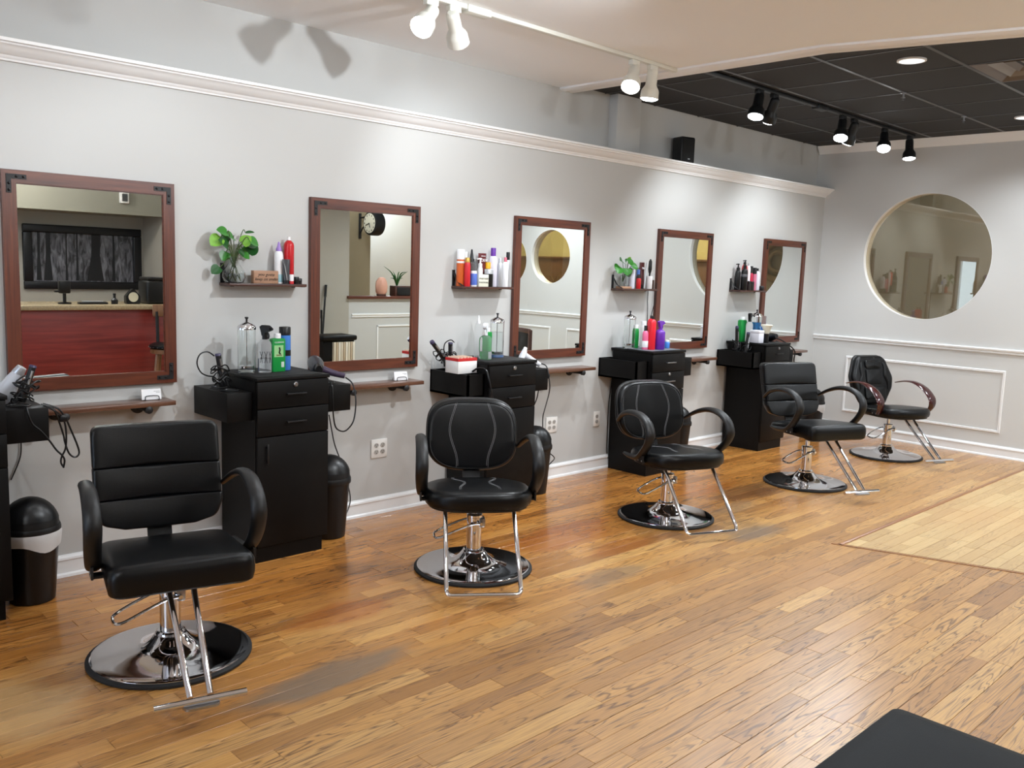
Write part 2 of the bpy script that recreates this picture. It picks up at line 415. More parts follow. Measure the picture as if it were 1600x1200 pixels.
# ------------------------------------------------------------------ left (mirror) wall, crown, baseboard
struct(obj('wall_left', G().box(-3.6, XE+.12, 0, .22, -.05, 2.30), m_wall), 'pale grey wall carrying the styling mirrors', 'wall')
struct(obj('wall_left_upper', G().box(-3.6, XE+.12, .1, .22, 2.30, 2.95), m_wall), 'set-back grey wall above the crown moulding', 'wall')
crown = [(.0, 2.291), (-.012, 2.291), (-.014, 2.299), (-.020, 2.303), (-.024, 2.312), (-.040, 2.318), (-.062, 2.336), (-.070, 2.346), (-.078, 2.348), (-.080, 2.355), (-.095, 2.357), (-.0955, 2.37), (.1, 2.37), (.1, 2.35), (0, 2.35)]
struct(obj('trim_1', G().prism(crown, lambda a, b, d: (d, a, b), -3.6, XE), m_trim), 'white crown moulding ledge along the mirror wall', 'moulding')
bprof = [(0, 0), (-.014, 0), (-.014, .012), (-.022, .0), (-.022, .010), (-.018, .018), (-.013, .022), (-.013, .078), (-.010, .084), (-.010, .094), (-.006, .10), (0, .10)]
bprof = [(0, 0), (-.024, 0), (-.022, .012), (-.014, .019), (-.013, .076), (-.018, .080), (-.016, .090), (-.008, .096), (-.006, .102), (0, .102)]
struct(obj('baseboard_left', G().prism(bprof, lambda a, b, d: (d, a, b), -3.6, XE), m_trim), 'white baseboard along the mirror wall', 'baseboard')
struct(obj('baseboard_end', G().prism(bprof, lambda a, b, d: (XE+a, d, b), -5.0, -.02), m_trim), 'white baseboard under the round window', 'baseboard')
struct(obj('wall_pilaster', G().bbox(5.206, 5.484, .021, .101, 2.37, 2.90, .003), m_wall), 'narrow pale pilaster standing on the crown ledge', 'pilaster')

# ------------------------------------------------------------------ end wall with round openings
g = G()
def cell(y0, y1, z0, z1, cy, cz, r, n=96):
    for xw, rev in ((XE, False), (XE+.12, True)):
        vs, fs = [], []
        for i in range(n):
            t = 2*PI*i/n; c, s_ = math.cos(t), math.sin(t)
            k = min((y1-cy)/c if c > 1e-9 else 1e9, (y0-cy)/c if c < -1e-9 else 1e9, (z1-cz)/s_ if s_ > 1e-9 else 1e9, (z0-cz)/s_ if s_ < -1e-9 else 1e9)
            vs += [(xw, cy+r*c, cz+r*s_), (xw, cy+k*c, cz+k*s_)]
        for i in range(n):
            j = (i+1) % n; fs.append((2*i, 2*i+1, 2*j+1, 2*j))
        # fill the corners
        for (a, b) in ((y0, z0), (y1, z0), (y1, z1), (y0, z1)):
            best = sorted(range(n), key=lambda i: (vs[2*i+1][1]-a)**2+(vs[2*i+1][2]-b)**2)[:2]
            vs.append((xw, a, b)); fs.append((2*best[0]+1, 2*best[1]+1, len(vs)-1))
        g.add(vs, fs)
ZT = 2.95
CIRC = [(-1.015, 1.729, .572), (-3.735, 1.66, .345), (-4.50, 1.60, .335)]
g.box(XE, XE+.12, -5.12, .22, -.05, 1.0); g.box(XE, XE+.12, -5.12, .22, 2.35, ZT)
edges = [(.22, -.30), (-1.70, -3.35), (-4.12, -4.125), (-4.88, -5.12)]
for a, b in edges: g.box(XE, XE+.12, b, a, 1.0, 2.35)
for (cy, cz, r), (a, b) in zip(CIRC, ((-.30, -1.70), (-3.35, -4.12), (-4.125, -4.88))): cell(b, a, 1.0, 2.35, cy, cz, r)
struct(obj('wall_end', g, m_endwall, sm=False), 'pale grey end wall with the round window', 'wall')
def porthole(n, cy, cz, r, label):
    ring = [(r+.001, -.001), (r+.001, .13), (r-.003, .13), (r-.003, -.001)]
    rings = [[(XE+d, cy+q*math.cos(2*PI*i/96), cz+q*math.sin(2*PI*i/96)) for i in range(96)] for q, d in ring]
    root = thing('window_%d' % n, label, 'window', (XE, cy, cz)); root['kind'] = 'structure'
    mv = lambda P: (P[0]-XE, P[1]-cy, P[2]-cz)
    rings = [[mv(P) for P in R] for R in rings]
    obj('jamb', G().loft(rings+[rings[0]], False, False), m_trim, root)
    obj('pane', G().lathe([(r-.003, .047), (r-.003, .052)], n=96, mat=Matrix.Rotation(PI/2, 4, 'Y')), m_pane, root)
m_pane = bpy.data.materials.new('tinted_pane'); m_pane.use_nodes = True
nt = m_pane.node_tree; nt.nodes.remove(nt.nodes['Principled BSDF']); N = nt.nodes.new
t_ = N('ShaderNodeBsdfTransparent'); t_.inputs[0].default_value = (.86, .84, .78, 1); gl = N('ShaderNodeBsdfGlossy'); gl.inputs['Roughness'].default_value = .0; gl.inputs[0].default_value = (.95, .9, .8, 1)
lw = N('ShaderNodeLayerWeight'); lw.inputs[0].default_value = .5; fr = N('ShaderNodeMapRange'); fr.inputs['From Max'].default_value = 1; fr.inputs['To Min'].default_value = .07; fr.inputs['To Max'].default_value = .45; nt.links.new(lw.outputs['Facing'], fr.inputs[0]); mx = N('ShaderNodeMixShader')
nt.links.new(fr.outputs[0], mx.inputs[0]); nt.links.new(t_.outputs[0], mx.inputs[1]); nt.links.new(gl.outputs[0], mx.inputs[2]); nt.links.new(mx.outputs[0], nt.nodes['Material Output'].inputs[0])
porthole(1, *CIRC[0], 'large round tinted window in the end wall')
porthole(2, *CIRC[1], 'small round window seen whole in the third mirror')
porthole(3, *CIRC[2], 'small round window cut off at the third mirror edge')
# crown on the end wall, chair rail and panel mouldings
ec = [(0, 2.712), (-.010, 2.712), (-.016, 2.722), (-.05, 2.765), (-.058, 2.786), (0, 2.786)]
struct(obj('trim_2', G().prism(ec, lambda a, b, d: (XE+a, d, b), -5.0, .085), m_trim), 'white cornice under the dark ceiling on the end wall', 'moulding')
rail = [(0, .905), (-.012, .905), (-.014, .913), (-.008, .918), (-.010, .924), (-.020, .930), (-.022, .942), (-.014, .948), (0, .949)]
struct(obj('trim_3', G().prism(rail, lambda a, b, d: (XE+a, d, b), -5.0, 0), m_trim), 'white chair rail across the end wall', 'moulding')
def panel(n, y0, y1, z0, z1, label):
    root = thing('trim_%d' % n, label, 'moulding', (XE, y0, z0)); root['kind'] = 'structure'
    wd = .022; pr = [(0, 0), (-.007, .002), (-.011, .008), (-.008, .014), (-.011, .019), (0, wd)]
    # four mitred strips
    for k, (A, B) in enumerate((((y0, z1), (y1, z1)), ((y1, z1), (y1, z0)), ((y1, z0), (y0, z0)), ((y0, z0), (y0, z1)))):
        cy, cz = (y0+y1)/2, (z0+z1)/2; gg = G(); rings = []
        for P in (A, B):
            sy = 1 if P[0] < cy else -1; sz = 1 if P[1] < cz else -1
            rings.append([(a, P[0]+sy*b-y0, P[1]+sz*b-z0) for a, b in pr])
        gg.loft(rings); obj('moulding_strip', gg, m_trim, root)
panel(4, -.353, -1.794, .211, .760, 'white rectangular panel moulding behind the last chair')
panel(5, -2.08, -3.40, .211, .760, 'white panel moulding on the end wall seen in the third mirror')
panel(6, -3.68, -4.90, .211, .760, 'white panel moulding at the far side of the end wall')

# ------------------------------------------------------------------ ceilings
ZC, ZD = 2.755, 2.785
edge = [(4.665, .22), (4.665, -1.83), (4.955, -2.83), (5.40, -4.35), (5.40, -8.6)]
poly = [(-3.6, .22)]+edge+[(-3.6, -8.6)]
struct(obj('ceiling', G().prism(poly, lambda a, b, d: (a, b, d), ZC, 2.95), m_ceil, sm=False), 'white painted ceiling over the near stations', 'ceiling')
# casing along the edge of the white ceiling
g = G(); prof = [(.0, .0), (.0, -.012), (.02, -.022), (.05, -.022), (.06, -.014), (.10, -.014), (.112, -.02), (.125, -.02), (.125, .05), (0, .05)]
rings = []
E_ = [Vector(e) for e in edge]
for i, P in enumerate(E_):
    d0 = (E_[i]-E_[i-1]).normalized() if i else (E_[1]-E_[0]).normalized(); d1 = (E_[i+1]-E_[i]).normalized() if i+1 < len(E_) else d0
    n0 = Vector((-d0.y, d0.x)); n1 = Vector((-d1.y, d1.x)); nn = (n0+n1).normalized(); nn = nn/max(nn.dot(n0), .3)
    rings.append([(P.x+nn.x*a, P.y+nn.y*a, ZC+b) for a, b in prof])
if True:
    g.loft(rings)
struct(obj('trim_7', g, m_trim), 'white casing edging the white ceiling', 'moulding')
# dark suspended ceiling
root = struct(obj('ceiling_dark', G().box(4.6, XE+.12, -8.6, .22, 2.83, 2.95), m_dtile), 'dark suspended ceiling with grid at the far end', 'ceiling')
gx = [4.56+.5917*k for k in range(0, 8)]; gy = [-.40, -1.0, -1.6, -2.2, -2.8, -3.4, -4.0, -4.6, -5.2]
ys = [.1]+gy; xs = [q for q in gx if q < XE]+[XE]
def inside(x0, x1, y0, y1):      # beyond the white ceiling's edge
    return x1 > 4.79
for i in range(len(xs)-1):
    for j in range(len(ys)-1):
        x0, x1, y1, y0 = xs[i], xs[i+1], ys[j], ys[j+1]
        if x1 < 4.8 or (y0 < -3.6 and x1 < 5.3) or (abs(x0-gx[2]) < .01 and y1 == -2.2): continue
        obj('ceiling_tile', G().box(x0+.008, x1-.008, y0+.008, y1-.008, ZD+.004, ZD+.018), m_dtile, root)
for yy in gy[:-1]: obj('grid_bar', G().box(4.8, XE-.0, yy-.012, yy+.012, ZD, ZD+.03), m_dgrid, root)
for xx in gx[1:-1]: obj('grid_tee', G().box(xx-.006, xx+.006, -5.2, .1, ZD+.001, ZD+.03), m_dgrid, root)
# remote flat cover of that ceiling towards the far side
obj('tile_field', G().box(4.8, XE, -8.6, -5.2, ZD+.004, ZD+.02), m_dtile, root)
# ceiling air vent
v = thing('ceiling_vent', 'square stepped air vent in the dark ceiling', 'vent', ((gx[2]+gx[3])/2, -2.5, ZD))
m_vent = pmat('vent_metal', srgb(96, 84, 74), .5); m_vent2 = pmat('vent_metal_pale', srgb(120, 112, 104), .45)
for k, h in enumerate((.285, .215, .145, .075)):
    t = .05; z0 = .0+.012*k
    for sx, sy in ((1, 0), (-1, 0), (0, 1), (0, -1)):
        q = G()
        if sx: a = [(sx*h, -h, z0), (sx*h, h, z0), (sx*(h-t), h-t, z0+.03), (sx*(h-t), -h+t, z0+.03)]
        else: a = [(-h, sy*h, z0), (h, sy*h, z0), (h-t, sy*(h-t), z0+.03), (-h+t, sy*(h-t), z0+.03)]
        q.add(a+[(p[0], p[1], p[2]+.004) for p in a], [(0,1,2,3),(7,6,5,4),(0,1,5,4),(1,2,6,5),(2,3,7,6),(3,0,4,7)])
        obj('vent_blade', q, m_vent if k % 2 == 0 else m_vent2, v, sm=False)
for (x, y), lb in (((5.424, -2.008), 'round recessed downlight nearest the white ceiling edge'), ((7.735, -1.95), 'round recessed downlight near the end wall cornice')):
    r = thing('recessed_light', lb, 'ceiling light', (x, y, ZD), 0, 'recessed downlights')
    obj('trim_ring', G().lathe([(.082, .006), (.082, -.004), (.070, -.006), (.068, .006)], n=40), m_trim, r)
    obj('lens', G().lathe([(.069, .002), (.069, -.003), (.04, -.008), (.005, -.009)], n=40), m_bulbdim, r)
    ld = bpy.data.lights.new('downlight', 'SPOT'); ld.energy = 58; ld.spot_size = 2.5; ld.spot_blend = .8; ld.shadow_soft_size = .06; ld.color = LCOL
    lo = bpy.data.objects.new('downlight', ld); COL.objects.link(lo); lo.parent = r; lo.location = (0, 0, -.02)
for x in (6.30, 7.43):
    c = thing('sprinkler_head', 'small metal clip on the ceiling grid %s' % ('over the middle' if x < 7 else 'toward the end wall'), 'ceiling fitting', (x, -1.6, ZD), 0, 'ceiling fittings')
    obj('cap', G().lathe([(.02, 0), (.02, -.006), (.008, -.008), (.008, -.03), (.014, -.032), (.014, -.036)], n=12), m_steel, c)
    obj('deflector', G().box(-.016, .016, -.003, .003, -.05, -.036), m_steel, c)

# ------------------------------------------------------------------ track lights
def track(name, label, x0, x1, y, z, mat, box_at):
    t = thing(name, label, 'track light rail', (x0, y, z))
    obj('rail', G().bbox(0, x1-x0, -.018, .018, -.022, .0, .003), mat, t)
    obj('end_cap', G().bbox(x1-x0, x1-x0+.012, -.019, .019, -.024, .0, .003), mat, t)
    obj('power_feed', G().bbox(box_at-x0-.075, box_at-x0+.075, -.03, .03, -.034, .0, .004), mat, t)
track('light_track', 'white light track on the white ceiling', .6, 4.66, -.872, ZC, m_lampwhite, 3.02)
track('light_track', 'black light track under the dark ceiling', 4.85, 8.12, -.932, ZD, m_lampblack, 6.42)
track('light_track', 'white light track across the ceiling behind the viewer', 1.0, 3.30, -2.40, ZC, m_lampwhite, 1.5)
def head(x, y, z, d, mat, label, lit=1.0, group='track spotlights', size=1.95, es=None):
    r = thing('track_spotlight', label, 'spotlight', (x, y, z), 0, group)
    obj('adapter', G().bbox(-.035, .035, -.016, .016, -.05, -.022, .003), mat, r)
    d = Vector(d).normalized(); piv = Vector((0, 0, -.085)); q = d.to_track_quat('Z', 'Y').to_matrix().to_4x4()
    obj('stem', G().tube([(0, 0, -.045), (0, 0, -.1)], .007, 8), mat, r)
    org = piv-d*.03
    prof = [(.001, -.012), (.022, -.012), (.030, -.004), (.033, .008), (.034, .078), (.038, .088), (.050, .106), (.054, .118), (.056, .160), (.053, .160), (.052, .150)]
    obj('housing', G().lathe(prof, org, 28, mat=q, cap=True), mat, r)
    obj('bulb', G().lathe([(.050, .150), (.050, .162), (.036, .170), (.002, .173)], org, 28, mat=q), m_bulb if lit else m_glass_off, r)
    if lit:
        ld = bpy.data.lights.new('spot_beam', 'SPOT'); ld.energy = SPOT_W*lit; ld.spot_size = size; ld.spot_blend = .75; ld.shadow_soft_size = .028; ld.color = LCOL
        lo = bpy.data.objects.new('spot_beam', ld); COL.objects.link(lo); lo.parent = r
        lo.location = org+d*.185; lo.rotation_euler = d.to_track_quat('-Z', 'Y').to_euler()
m_glass_off = pmat('unlit_bulb', srgb(40, 42, 44), .1)
YT, YB = -.872, -.932
head(1.02, YT, ZC, (-.05, .45, -.85), m_lampwhite, 'white track spotlight at the near end of the rail', .12)
head(1.62, YT, ZC, (.05, .5, -.85), m_lampwhite, 'white track spotlight above the first mirror', .16)
head(2.735, YT, ZC, (-.62, -.30, -.62), m_lampwhite, 'white track spotlight glaring at the viewer beside the power feed', .6)
head(2.875, YT, ZC, (.62, .42, -.64), m_lampwhite, 'white track spotlight turned away toward the wall', .4)
head(4.265, YT, ZC, (-.50, -.25, -.75), m_lampwhite, 'white track spotlight glaring at the viewer near the rail end', .6)
head(4.44, YT, ZC, (-.02, .10, -1), m_lampwhite, 'white track spotlight pointing straight down at the rail end', 1.2)
head(5.556, YB, ZD, (-.30, -.05, -.9), m_lampblack, 'black lit spotlight nearest the white ceiling', .8)
head(5.756, YB, ZD, (.25, .42, -.8), m_lampblack, 'black spotlight turned away, second on the black rail', .85)
head(6.793, YB, ZD, (-.40, -.15, -.85), m_lampblack, 'black lit spotlight in the middle of the black rail', .6)
head(6.99, YB, ZD, (.2, .42, -.8), m_lampblack, 'black spotlight turned away, beside the middle lit one', .85)
head(7.556, YB, ZD, (-.45, -.22, -.8), m_lampblack, 'black spotlight glaring brightest before the end wall', .8)
head(8.07, YB, ZD, (-.10, -.10, -.98), m_lampblack, 'black spotlight last on the rail by the cornice', .8)
# the second rail, nearer the viewer: washes the mirror wall and throws the lamps' and shelves' shadows on it
head(3.11, -2.44, ZC, (-.14, .84, -.50), m_lampwhite, 'white spotlight overhead aimed across at the mirror wall', 1.75, 'spotlights behind the viewer', 2.05)
head(1.90, -2.40, ZC, (.05, .70, -.70), m_lampwhite, 'white spotlight overhead aimed at the nearest chair', .45, 'spotlights behind the viewer', 2.3)
head(2.60, -2.40, ZC, (.45, -.35, -.80), m_lampwhite, 'white spotlight overhead aimed at the middle floor', .6, 'spotlights behind the viewer', 2.3)
for (x, y) in ((6.4, -3.4), (7.6, -3.4)):  # two out-of-view downlights added as fill for the far side and end wall
    r = thing('recessed_light', 'added fill downlight, out of view over the far side, %s' % ('nearer one' if x < 7 else 'farther one'), 'ceiling light', (x, y, ZD), 0, 'recessed downlights')
    obj('trim_ring', G().lathe([(.082, .006), (.082, -.004), (.070, -.006), (.068, .006)], n=40), m_trim, r)
    obj('lens', G().lathe([(.069, .002), (.069, -.003), (.04, -.008), (.005, -.009)], n=40), m_bulbdim, r)
    ld = bpy.data.lights.new('downlight', 'SPOT'); ld.energy = 150; ld.spot_size = 2.7; ld.spot_blend = .8; ld.shadow_soft_size = .06; ld.color = LCOL
    lo = bpy.data.objects.new('downlight', ld); COL.objects.link(lo); lo.parent = r; lo.location = (0, 0, -.02)
# ------------------------------------------------------------------ the rest of the room, seen in the mirrors
m_grey = pmat('taupe_paint', srgb(168, 164, 154), .65, bump=.08, bscale=160)
m_cream = pmat('soffit_paint', srgb(136, 133, 120), .65)
m_yellow = pmat('yellow_paint', srgb(230, 212, 140), .7, var=.06, vscale=3)
m_brownp = pmat('brown_paint', srgb(146, 132, 106), .7)
m_pine = wood('wainscot_wood', srgb(116, 80, 46), srgb(150, 108, 66), 'Z', 1, .5, 0)
# front wall behind the viewer with a shop window
g = G(); g.box(-3.72, -3.6, -8.6, .22, -.05, .5); g.box(-3.72, -3.6, -8.6, .22, 2.3, 2.95); g.box(-3.72, -3.6, -1.2, .22, .5, 2.3); g.box(-3.72, -3.6, -8.6, -3.0, .5, 2.3)
struct(obj('wall_front', g, m_wall), 'street-side wall behind the viewer', 'wall')
wn = thing('window_4', 'wide shop window behind the viewer', 'window', (-3.6, -2.1, 1.4)); wn['kind'] = 'structure'
for a in (-.9, 0, .9): obj('mullion', G().bbox(-.09, .02, a-.03, a+.03, -.9, .9, .004), m_trim, wn)
for a in (-.87, .87): obj('window_rail', G().bbox(-.09, .02, -.9, .9, a-.03, a+.03, .004), m_trim, wn)
struct(obj('wall_back', G().box(-3.72, 8.6, -8.72, -8.6, -.05, 2.95), m_wall), 'wall at the far back of the salon', 'wall')
# reception bay
struct(obj('wall_reception', G().box(.2, 4.62, -7.12, -7.0, -.05, 2.95), m_grey), 'taupe wall behind the reception desk', 'wall')
struct(obj('wall_soffit', G().box(.2, 4.62, -7.0, -6.35, 1.955, 2.755), m_cream), 'cream soffit above the reception desk', 'soffit')
struct(obj('wall_reception_side', G().box(4.50, 4.62, -7.0, -5.06, -.05, 2.755), m_grey), 'taupe side wall of the reception bay', 'wall')
struct(obj('wall_right', G().box(4.50, 6.20, -5.12, -5.0, -.05, 2.95), m_grey), 'taupe wall opposite the second mirror', 'wall')
struct(obj('wall_half', G().box(6.20, XE, -5.12, -5.0, -.05, 1.055), m_wall), 'half wall with wooden cap opposite the mirrors', 'half wall')
struct(obj('trim_8', G().bbox(6.17, XE, -5.16, -4.955, 1.055, 1.09, .006), m_cherry_h), 'dark wooden cap on the half wall', 'ledge cap')
struct(obj('trim_9', G().prism([(a, b-.08) for a, b in rail], lambda a, b, d: (d, -5.0-a, b), 6.24, XE), m_trim), 'white rail across the half wall', 'moulding')
p = thing('trim_10', 'white panel moulding on the half wall', 'moulding', (6.62, -5.0, .2)); p['kind'] = 'structure'
for a, b, c, d in ((0, 1.6, .50, .522), (0, 1.6, 0, .022), (0, .022, 0, .522), (1.578, 1.6, 0, .522)): obj('moulding_strip', G().bbox(a, b, -.0, .012, c, d, .004), m_trim, p)
struct(obj('wall_alcove', G().box(6.1, 7.21, -6.12, -6.0, -.05, 2.95), m_brownp), 'brown wall behind the half wall carrying the clock', 'wall')
struct(obj('wall_bright', G().box(6.1, 12, -7.42, -7.3, -.05, 2.95), m_wall), 'bright wall beyond the half wall', 'wall')
# next room, seen through the round windows
struct(obj('wall_next_far', G().box(11.0, 11.12, -2.55, .9, -.05, 2.95), m_brownp), 'brown wall of the next room', 'wall')
g = G().box(11.0, 11.12, -7.4, -2.55, 1.68, 2.95)
struct(obj('wall_next_yellow', g, m_yellow), 'yellow wall of the next room', 'wall')
struct(obj('wall_next_wainscot', G().box(10.97, 11.12, -7.4, -2.55, -.05, 1.68), m_pine), 'wooden wainscot of the next room', 'wainscot')
struct(obj('trim_11', G().bbox(10.90, 11.0, -7.3, -2.55, 1.68, 1.71, .004), m_pine), 'wooden cap of the wainscot in the next room', 'moulding')
struct(obj('wall_next_side', G().box(XE+.12, 11.12, .8, .92, -.05, 2.95), m_brownp), 'brown side wall of the next room', 'wall')
struct(obj('ceiling_next', G().box(XE+.12, 12, -7.4, .92, 2.82, 2.95), m_ceil), 'ceiling of the next room', 'ceiling')
struct(obj('floor_next', G().box(XE+.1, 12, -8.6, .92, -.08, -.001), m_pine), 'wooden floor of the next room', 'floor')
def lamp_pt(name, label, loc, e, col, mat=None):
    r = thing(name, label, 'ceiling light', loc)
    obj('canopy', G().lathe([(.02, .0), (.07, 0), (.07, -.015), (.05, -.02), (.01, -.02)], n=24), m_trim, r)
    obj('globe', G().lathe([(.05, -.02), (.10, -.04), (.12, -.08), (.09, -.12), (.02, -.135)], n=24), m_bulbdim, r)
    ld = bpy.data.lights.new('lamp_light', 'POINT'); ld.energy = e; ld.shadow_soft_size = .1; ld.color = col
    lo = bpy.data.objects.new('lamp_light', ld); COL.objects.link(lo); lo.parent = r; lo.location = (0, 0, -.22)
lamp_pt('unseen_ceiling_lamp', 'globe ceiling lamp in the yellow next room', (10.0, -4.3, 2.82), 105, (1, .93, .78))
lamp_pt('unseen_ceiling_lamp', 'globe ceiling lamp beyond the half wall', (8.0, -6.6, 2.785), 60, LCOL)
lamp_pt('unseen_ceiling_lamp', 'added unseen globe lamp brightening the clock by the half wall', (6.55, -5.35, 2.785), 22, LCOL)  # extra unseen lamp, added so the clock dial is not dark
lamp_pt('unseen_ceiling_lamp', 'globe ceiling lamp in front of the reception desk', (2.6, -5.6, 2.755), 50, (1, .97, .93))
lamp_pt('unseen_ceiling_lamp', 'added fill globe lamp, unseen behind the viewer', (-1.2, -3.0, 2.755), 52, LCOL)  # invented fill source, lifts the ambient level on ceiling and walls
lamp_pt('unseen_ceiling_lamp', 'added fill globe lamp, unseen over the middle of the salon', (3.0, -4.4, 2.755), 32, LCOL)  # added out of view as fill, flattens the light around the room

wr = thing('wall_wreath', 'round brown wreath on the next room wall seen in the farthest mirror', 'wreath', (11.0, -1.93, 1.70))
m_wr = pmat('wreath_twigs', srgb(128, 108, 80), .8, bump=1, bscale=50, var=.3, vscale=20)
obj('ring', G().tube([(-.04, .24*math.cos(2*PI*k/40), .24*math.sin(2*PI*k/40)) for k in range(40)], .045, 10, closed=True), m_wr, wr)
obj('inner_ring', G().tube([(-.035, .13*math.cos(2*PI*k/32), .13*math.sin(2*PI*k/32)) for k in range(32)], .03, 8, closed=True), m_wr, wr)
# reception desk, picture, stool (reflected in the first mirror)
d = thing('reception_desk', 'red wooden reception desk with granite top seen in the first mirror', 'desk', (2.9, -4.62, 0))
obj('front_panel', G().bbox(-1.25, 1.15, -.65, 0, 0, .965, .004), m_redwood, d)
obj('granite_top', G().bbox(-1.3, 1.2, -.70, .05, .965, 1.01, .008), m_granite, d)
pic = thing('framed_picture', 'black framed misty forest picture seen in the first mirror', 'picture', (3.79, -7.0, 1.07))
m_pframe = pmat('black_frame', srgb(16, 16, 20), .35)
for a, b, c, e in ((-.67, .67, 0, .09), (-.67, .67, .65, .74), (-.67, -.57, .09, .65), (.57, .67, .09, .65)): obj('frame_bar', G().bbox(a, b, 0, .045, c, e, .012, 3), m_pframe, pic)
mp = bpy.data.materials.new('forest_print'); mp.use_nodes = True; nt = mp.node_tree; pb = nt.nodes['Principled BSDF']; N = nt.nodes.new; L = nt.links.new
tc = N('ShaderNodeTexCoord'); mg = N('ShaderNodeMapping'); mg.inputs['Scale'].default_value = (13, 1, 3.5); nz = N('ShaderNodeTexNoise'); nz.inputs['Scale'].default_value = 1.6; nz.inputs['Detail'].default_value = 6; nz.inputs['Distortion'].default_value = 1.2
cr = N('ShaderNodeValToRGB'); cr.color_ramp.elements[0].position = .38; cr.color_ramp.elements[0].color = srgb(34, 34, 38); cr.color_ramp.elements[1].position = .74; cr.color_ramp.elements[1].color = srgb(128, 128, 136)
L(tc.outputs['Object'], mg.inputs[0]); L(mg.outputs[0], nz.inputs['Vector']); L(nz.outputs['Fac'], cr.inputs[0]); L(cr.outputs[0], pb.inputs['Base Color']); pb.inputs['Roughness'].default_value = .4
pr = obj('print', G().box(-.58, .58, .0, .012, .08, .66), mp, pic)
m_trunk = pmat('printed_trunk', srgb(20, 20, 24), .5)
for x, w_ in ((-.50, .02), (-.40, .035), (.13, .07), (.34, .015), (-.08, .012), (-.2, .01)):
    obj('tree_trunk', G().prism([(x-w_*1.5, .10), (x+w_*1.3, .10), (x+w_*.7, .4), (x+w_*.9, .65), (x-w_*.6, .65), (x-w_*.7, .4)], lambda a, b, dd: (a, dd, b), .012, .014), m_trunk, pr)
ex = thing('emergency_light', 'small clear fixture on the cream soffit', 'wall light', (4.02, -6.35, 2.10))
obj('housing', G().bbox(-.05, .05, 0, .05, -.02, .11, .01), m_plate, ex); obj('lens', G().bbox(-.035, .035, .05, .06, .0, .09, .008), m_clearpl, ex)
s = thing('bar_stool', 'wooden bar stool with dark studded seat beside the red desk', 'stool', (3.66, -4.30, 0), .5)
m_stool = wood('stool_wood', srgb(110, 76, 50), srgb(146, 104, 70), 'Z', 1, .4, .1)
obj('seat', G().lathe([(.02, .60), (.17, .60), (.19, .615), (.19, .635), (.15, .655), (.02, .66)], n=32), m_leather, s)
obj('seat_ring', G().lathe([(.17, .555), (.18, .56), (.18, .60), (.17, .60)], n=32), m_stool, s)
for k in range(24):
    a = 2*PI*k/24; obj('stud', G().lathe([(.006, 0), (.004, .004), (.001, .005)], (.191*math.cos(a), .191*math.sin(a), .617), 6), m_steel, s)
for sx, sy in ((1, 1), (1, -1), (-1, 1), (-1, -1)): obj('leg', G().tube([(.10*sx, .10*sy, .57), (.15*sx, .15*sy, 0)], .02, 8), m_stool, s)
for sx in (-1, 1): obj('back_post', G().tube([(.12*sx, -.13, .58), (.13*sx, -.16, .95)], .016, 8), m_iron, s)
obj('back_rail', G().bbox(-.17, .17, -.19, -.15, .90, 1.02, .012), m_stool, s)
cm = thing('coffee_maker', 'black coffee maker at the end of the granite top', 'coffee maker', (3.72, -4.85, 1.01))
obj('body', G().bbox(-.10, .10, -.12, .12, 0, .24, .03, 3), m_blk, cm); obj('lid', G().bbox(-.09, .09, -.11, .11, .24, .27, .012), m_arm, cm)
tk = thing('desk_clock', 'small arched clock on the granite top', 'clock', (3.50, -4.80, 1.01))
obj('case', G().prism(round_poly([(-.07, 0), (.07, 0), (.07, .08), (0, .16), (-.07, .08)], .02), lambda a, b, dd: (a, dd, b), -.03, .03), m_blk, tk)
obj('dial', G().lathe([(.048, .03), (.048, .034), (.001, .034)], (0, 0, .07), 24, mat=Matrix.Rotation(-PI/2, 4, 'X')), plast(214, 206, 180), tk)
bt = thing('ink_bottle', 'little dark bottle on the granite top', 'bottle', (3.32, -4.78, 1.01))
obj('body', G().lathe([(.03, 0), (.032, .04), (.012, .06), (.012, .09)], n=16), m_blk, bt); obj('cap', G().lathe([(.014, .088), (.014, .105)], n=16), m_blk, bt)
ty = thing('pen_tray', 'low dark tray on the granite top', 'tray', (3.12, -4.80, 1.01)); obj('base', G().bbox(-.13, .13, -.05, .05, 0, .02, .006), m_blk, ty); obj('pen', G().tube([(-.1, 0, .026), (.09, .02, .026)], .006, 8), m_silv, ty)
fx = thing('card_terminal', 'black card terminal on a swivel stand on the granite top', 'card terminal', (2.88, -4.85, 1.01))
obj('stand', G().lathe([(.06, 0), (.06, .012), (.015, .02), (.015, .14)], n=20), m_blk, fx); obj('body', G().bbox(-.05, .05, -.03, .03, .10, .22, .012), m_blk, fx); obj('keypad', G().bbox(-.09, -.05, -.02, .02, .11, .13, .005), m_arm, fx)

# things on and by the half wall (reflected in the second mirror)
ck = thing('station_clock', 'double-sided black station clock on a bracket seen in the second mirror', 'clock', (7.03, -6.0, 1.99))
obj('wall_plate', G().bbox(-.02, .02, 0, .02, -.17, .17, .006), m_iron, ck)
obj('bracket_arm', G().tube([(0, .02, .11), (0, .2, .12)], .012, 8), m_iron, ck)
obj('brace', G().tube([(0, .02, -.10), (0, .08, -.02), (0, .16, .04), (0, .2, .1)], .009, 8, sub=5), m_iron, ck)
R90 = Matrix.Rotation(PI/2, 4, 'Y')
obj('case', G().lathe([(.11, -.075), (.155, -.07), (.16, -.05), (.16, .05), (.155, .07), (.11, .075)], (0, .34, .03), 40, mat=R90), m_iron, ck)
dl = obj('dial', G().lathe([(.13, -.081), (.13, -.078), (.001, -.078)], (0, .34, .03), 40, mat=R90), plast(222, 216, 196), ck)
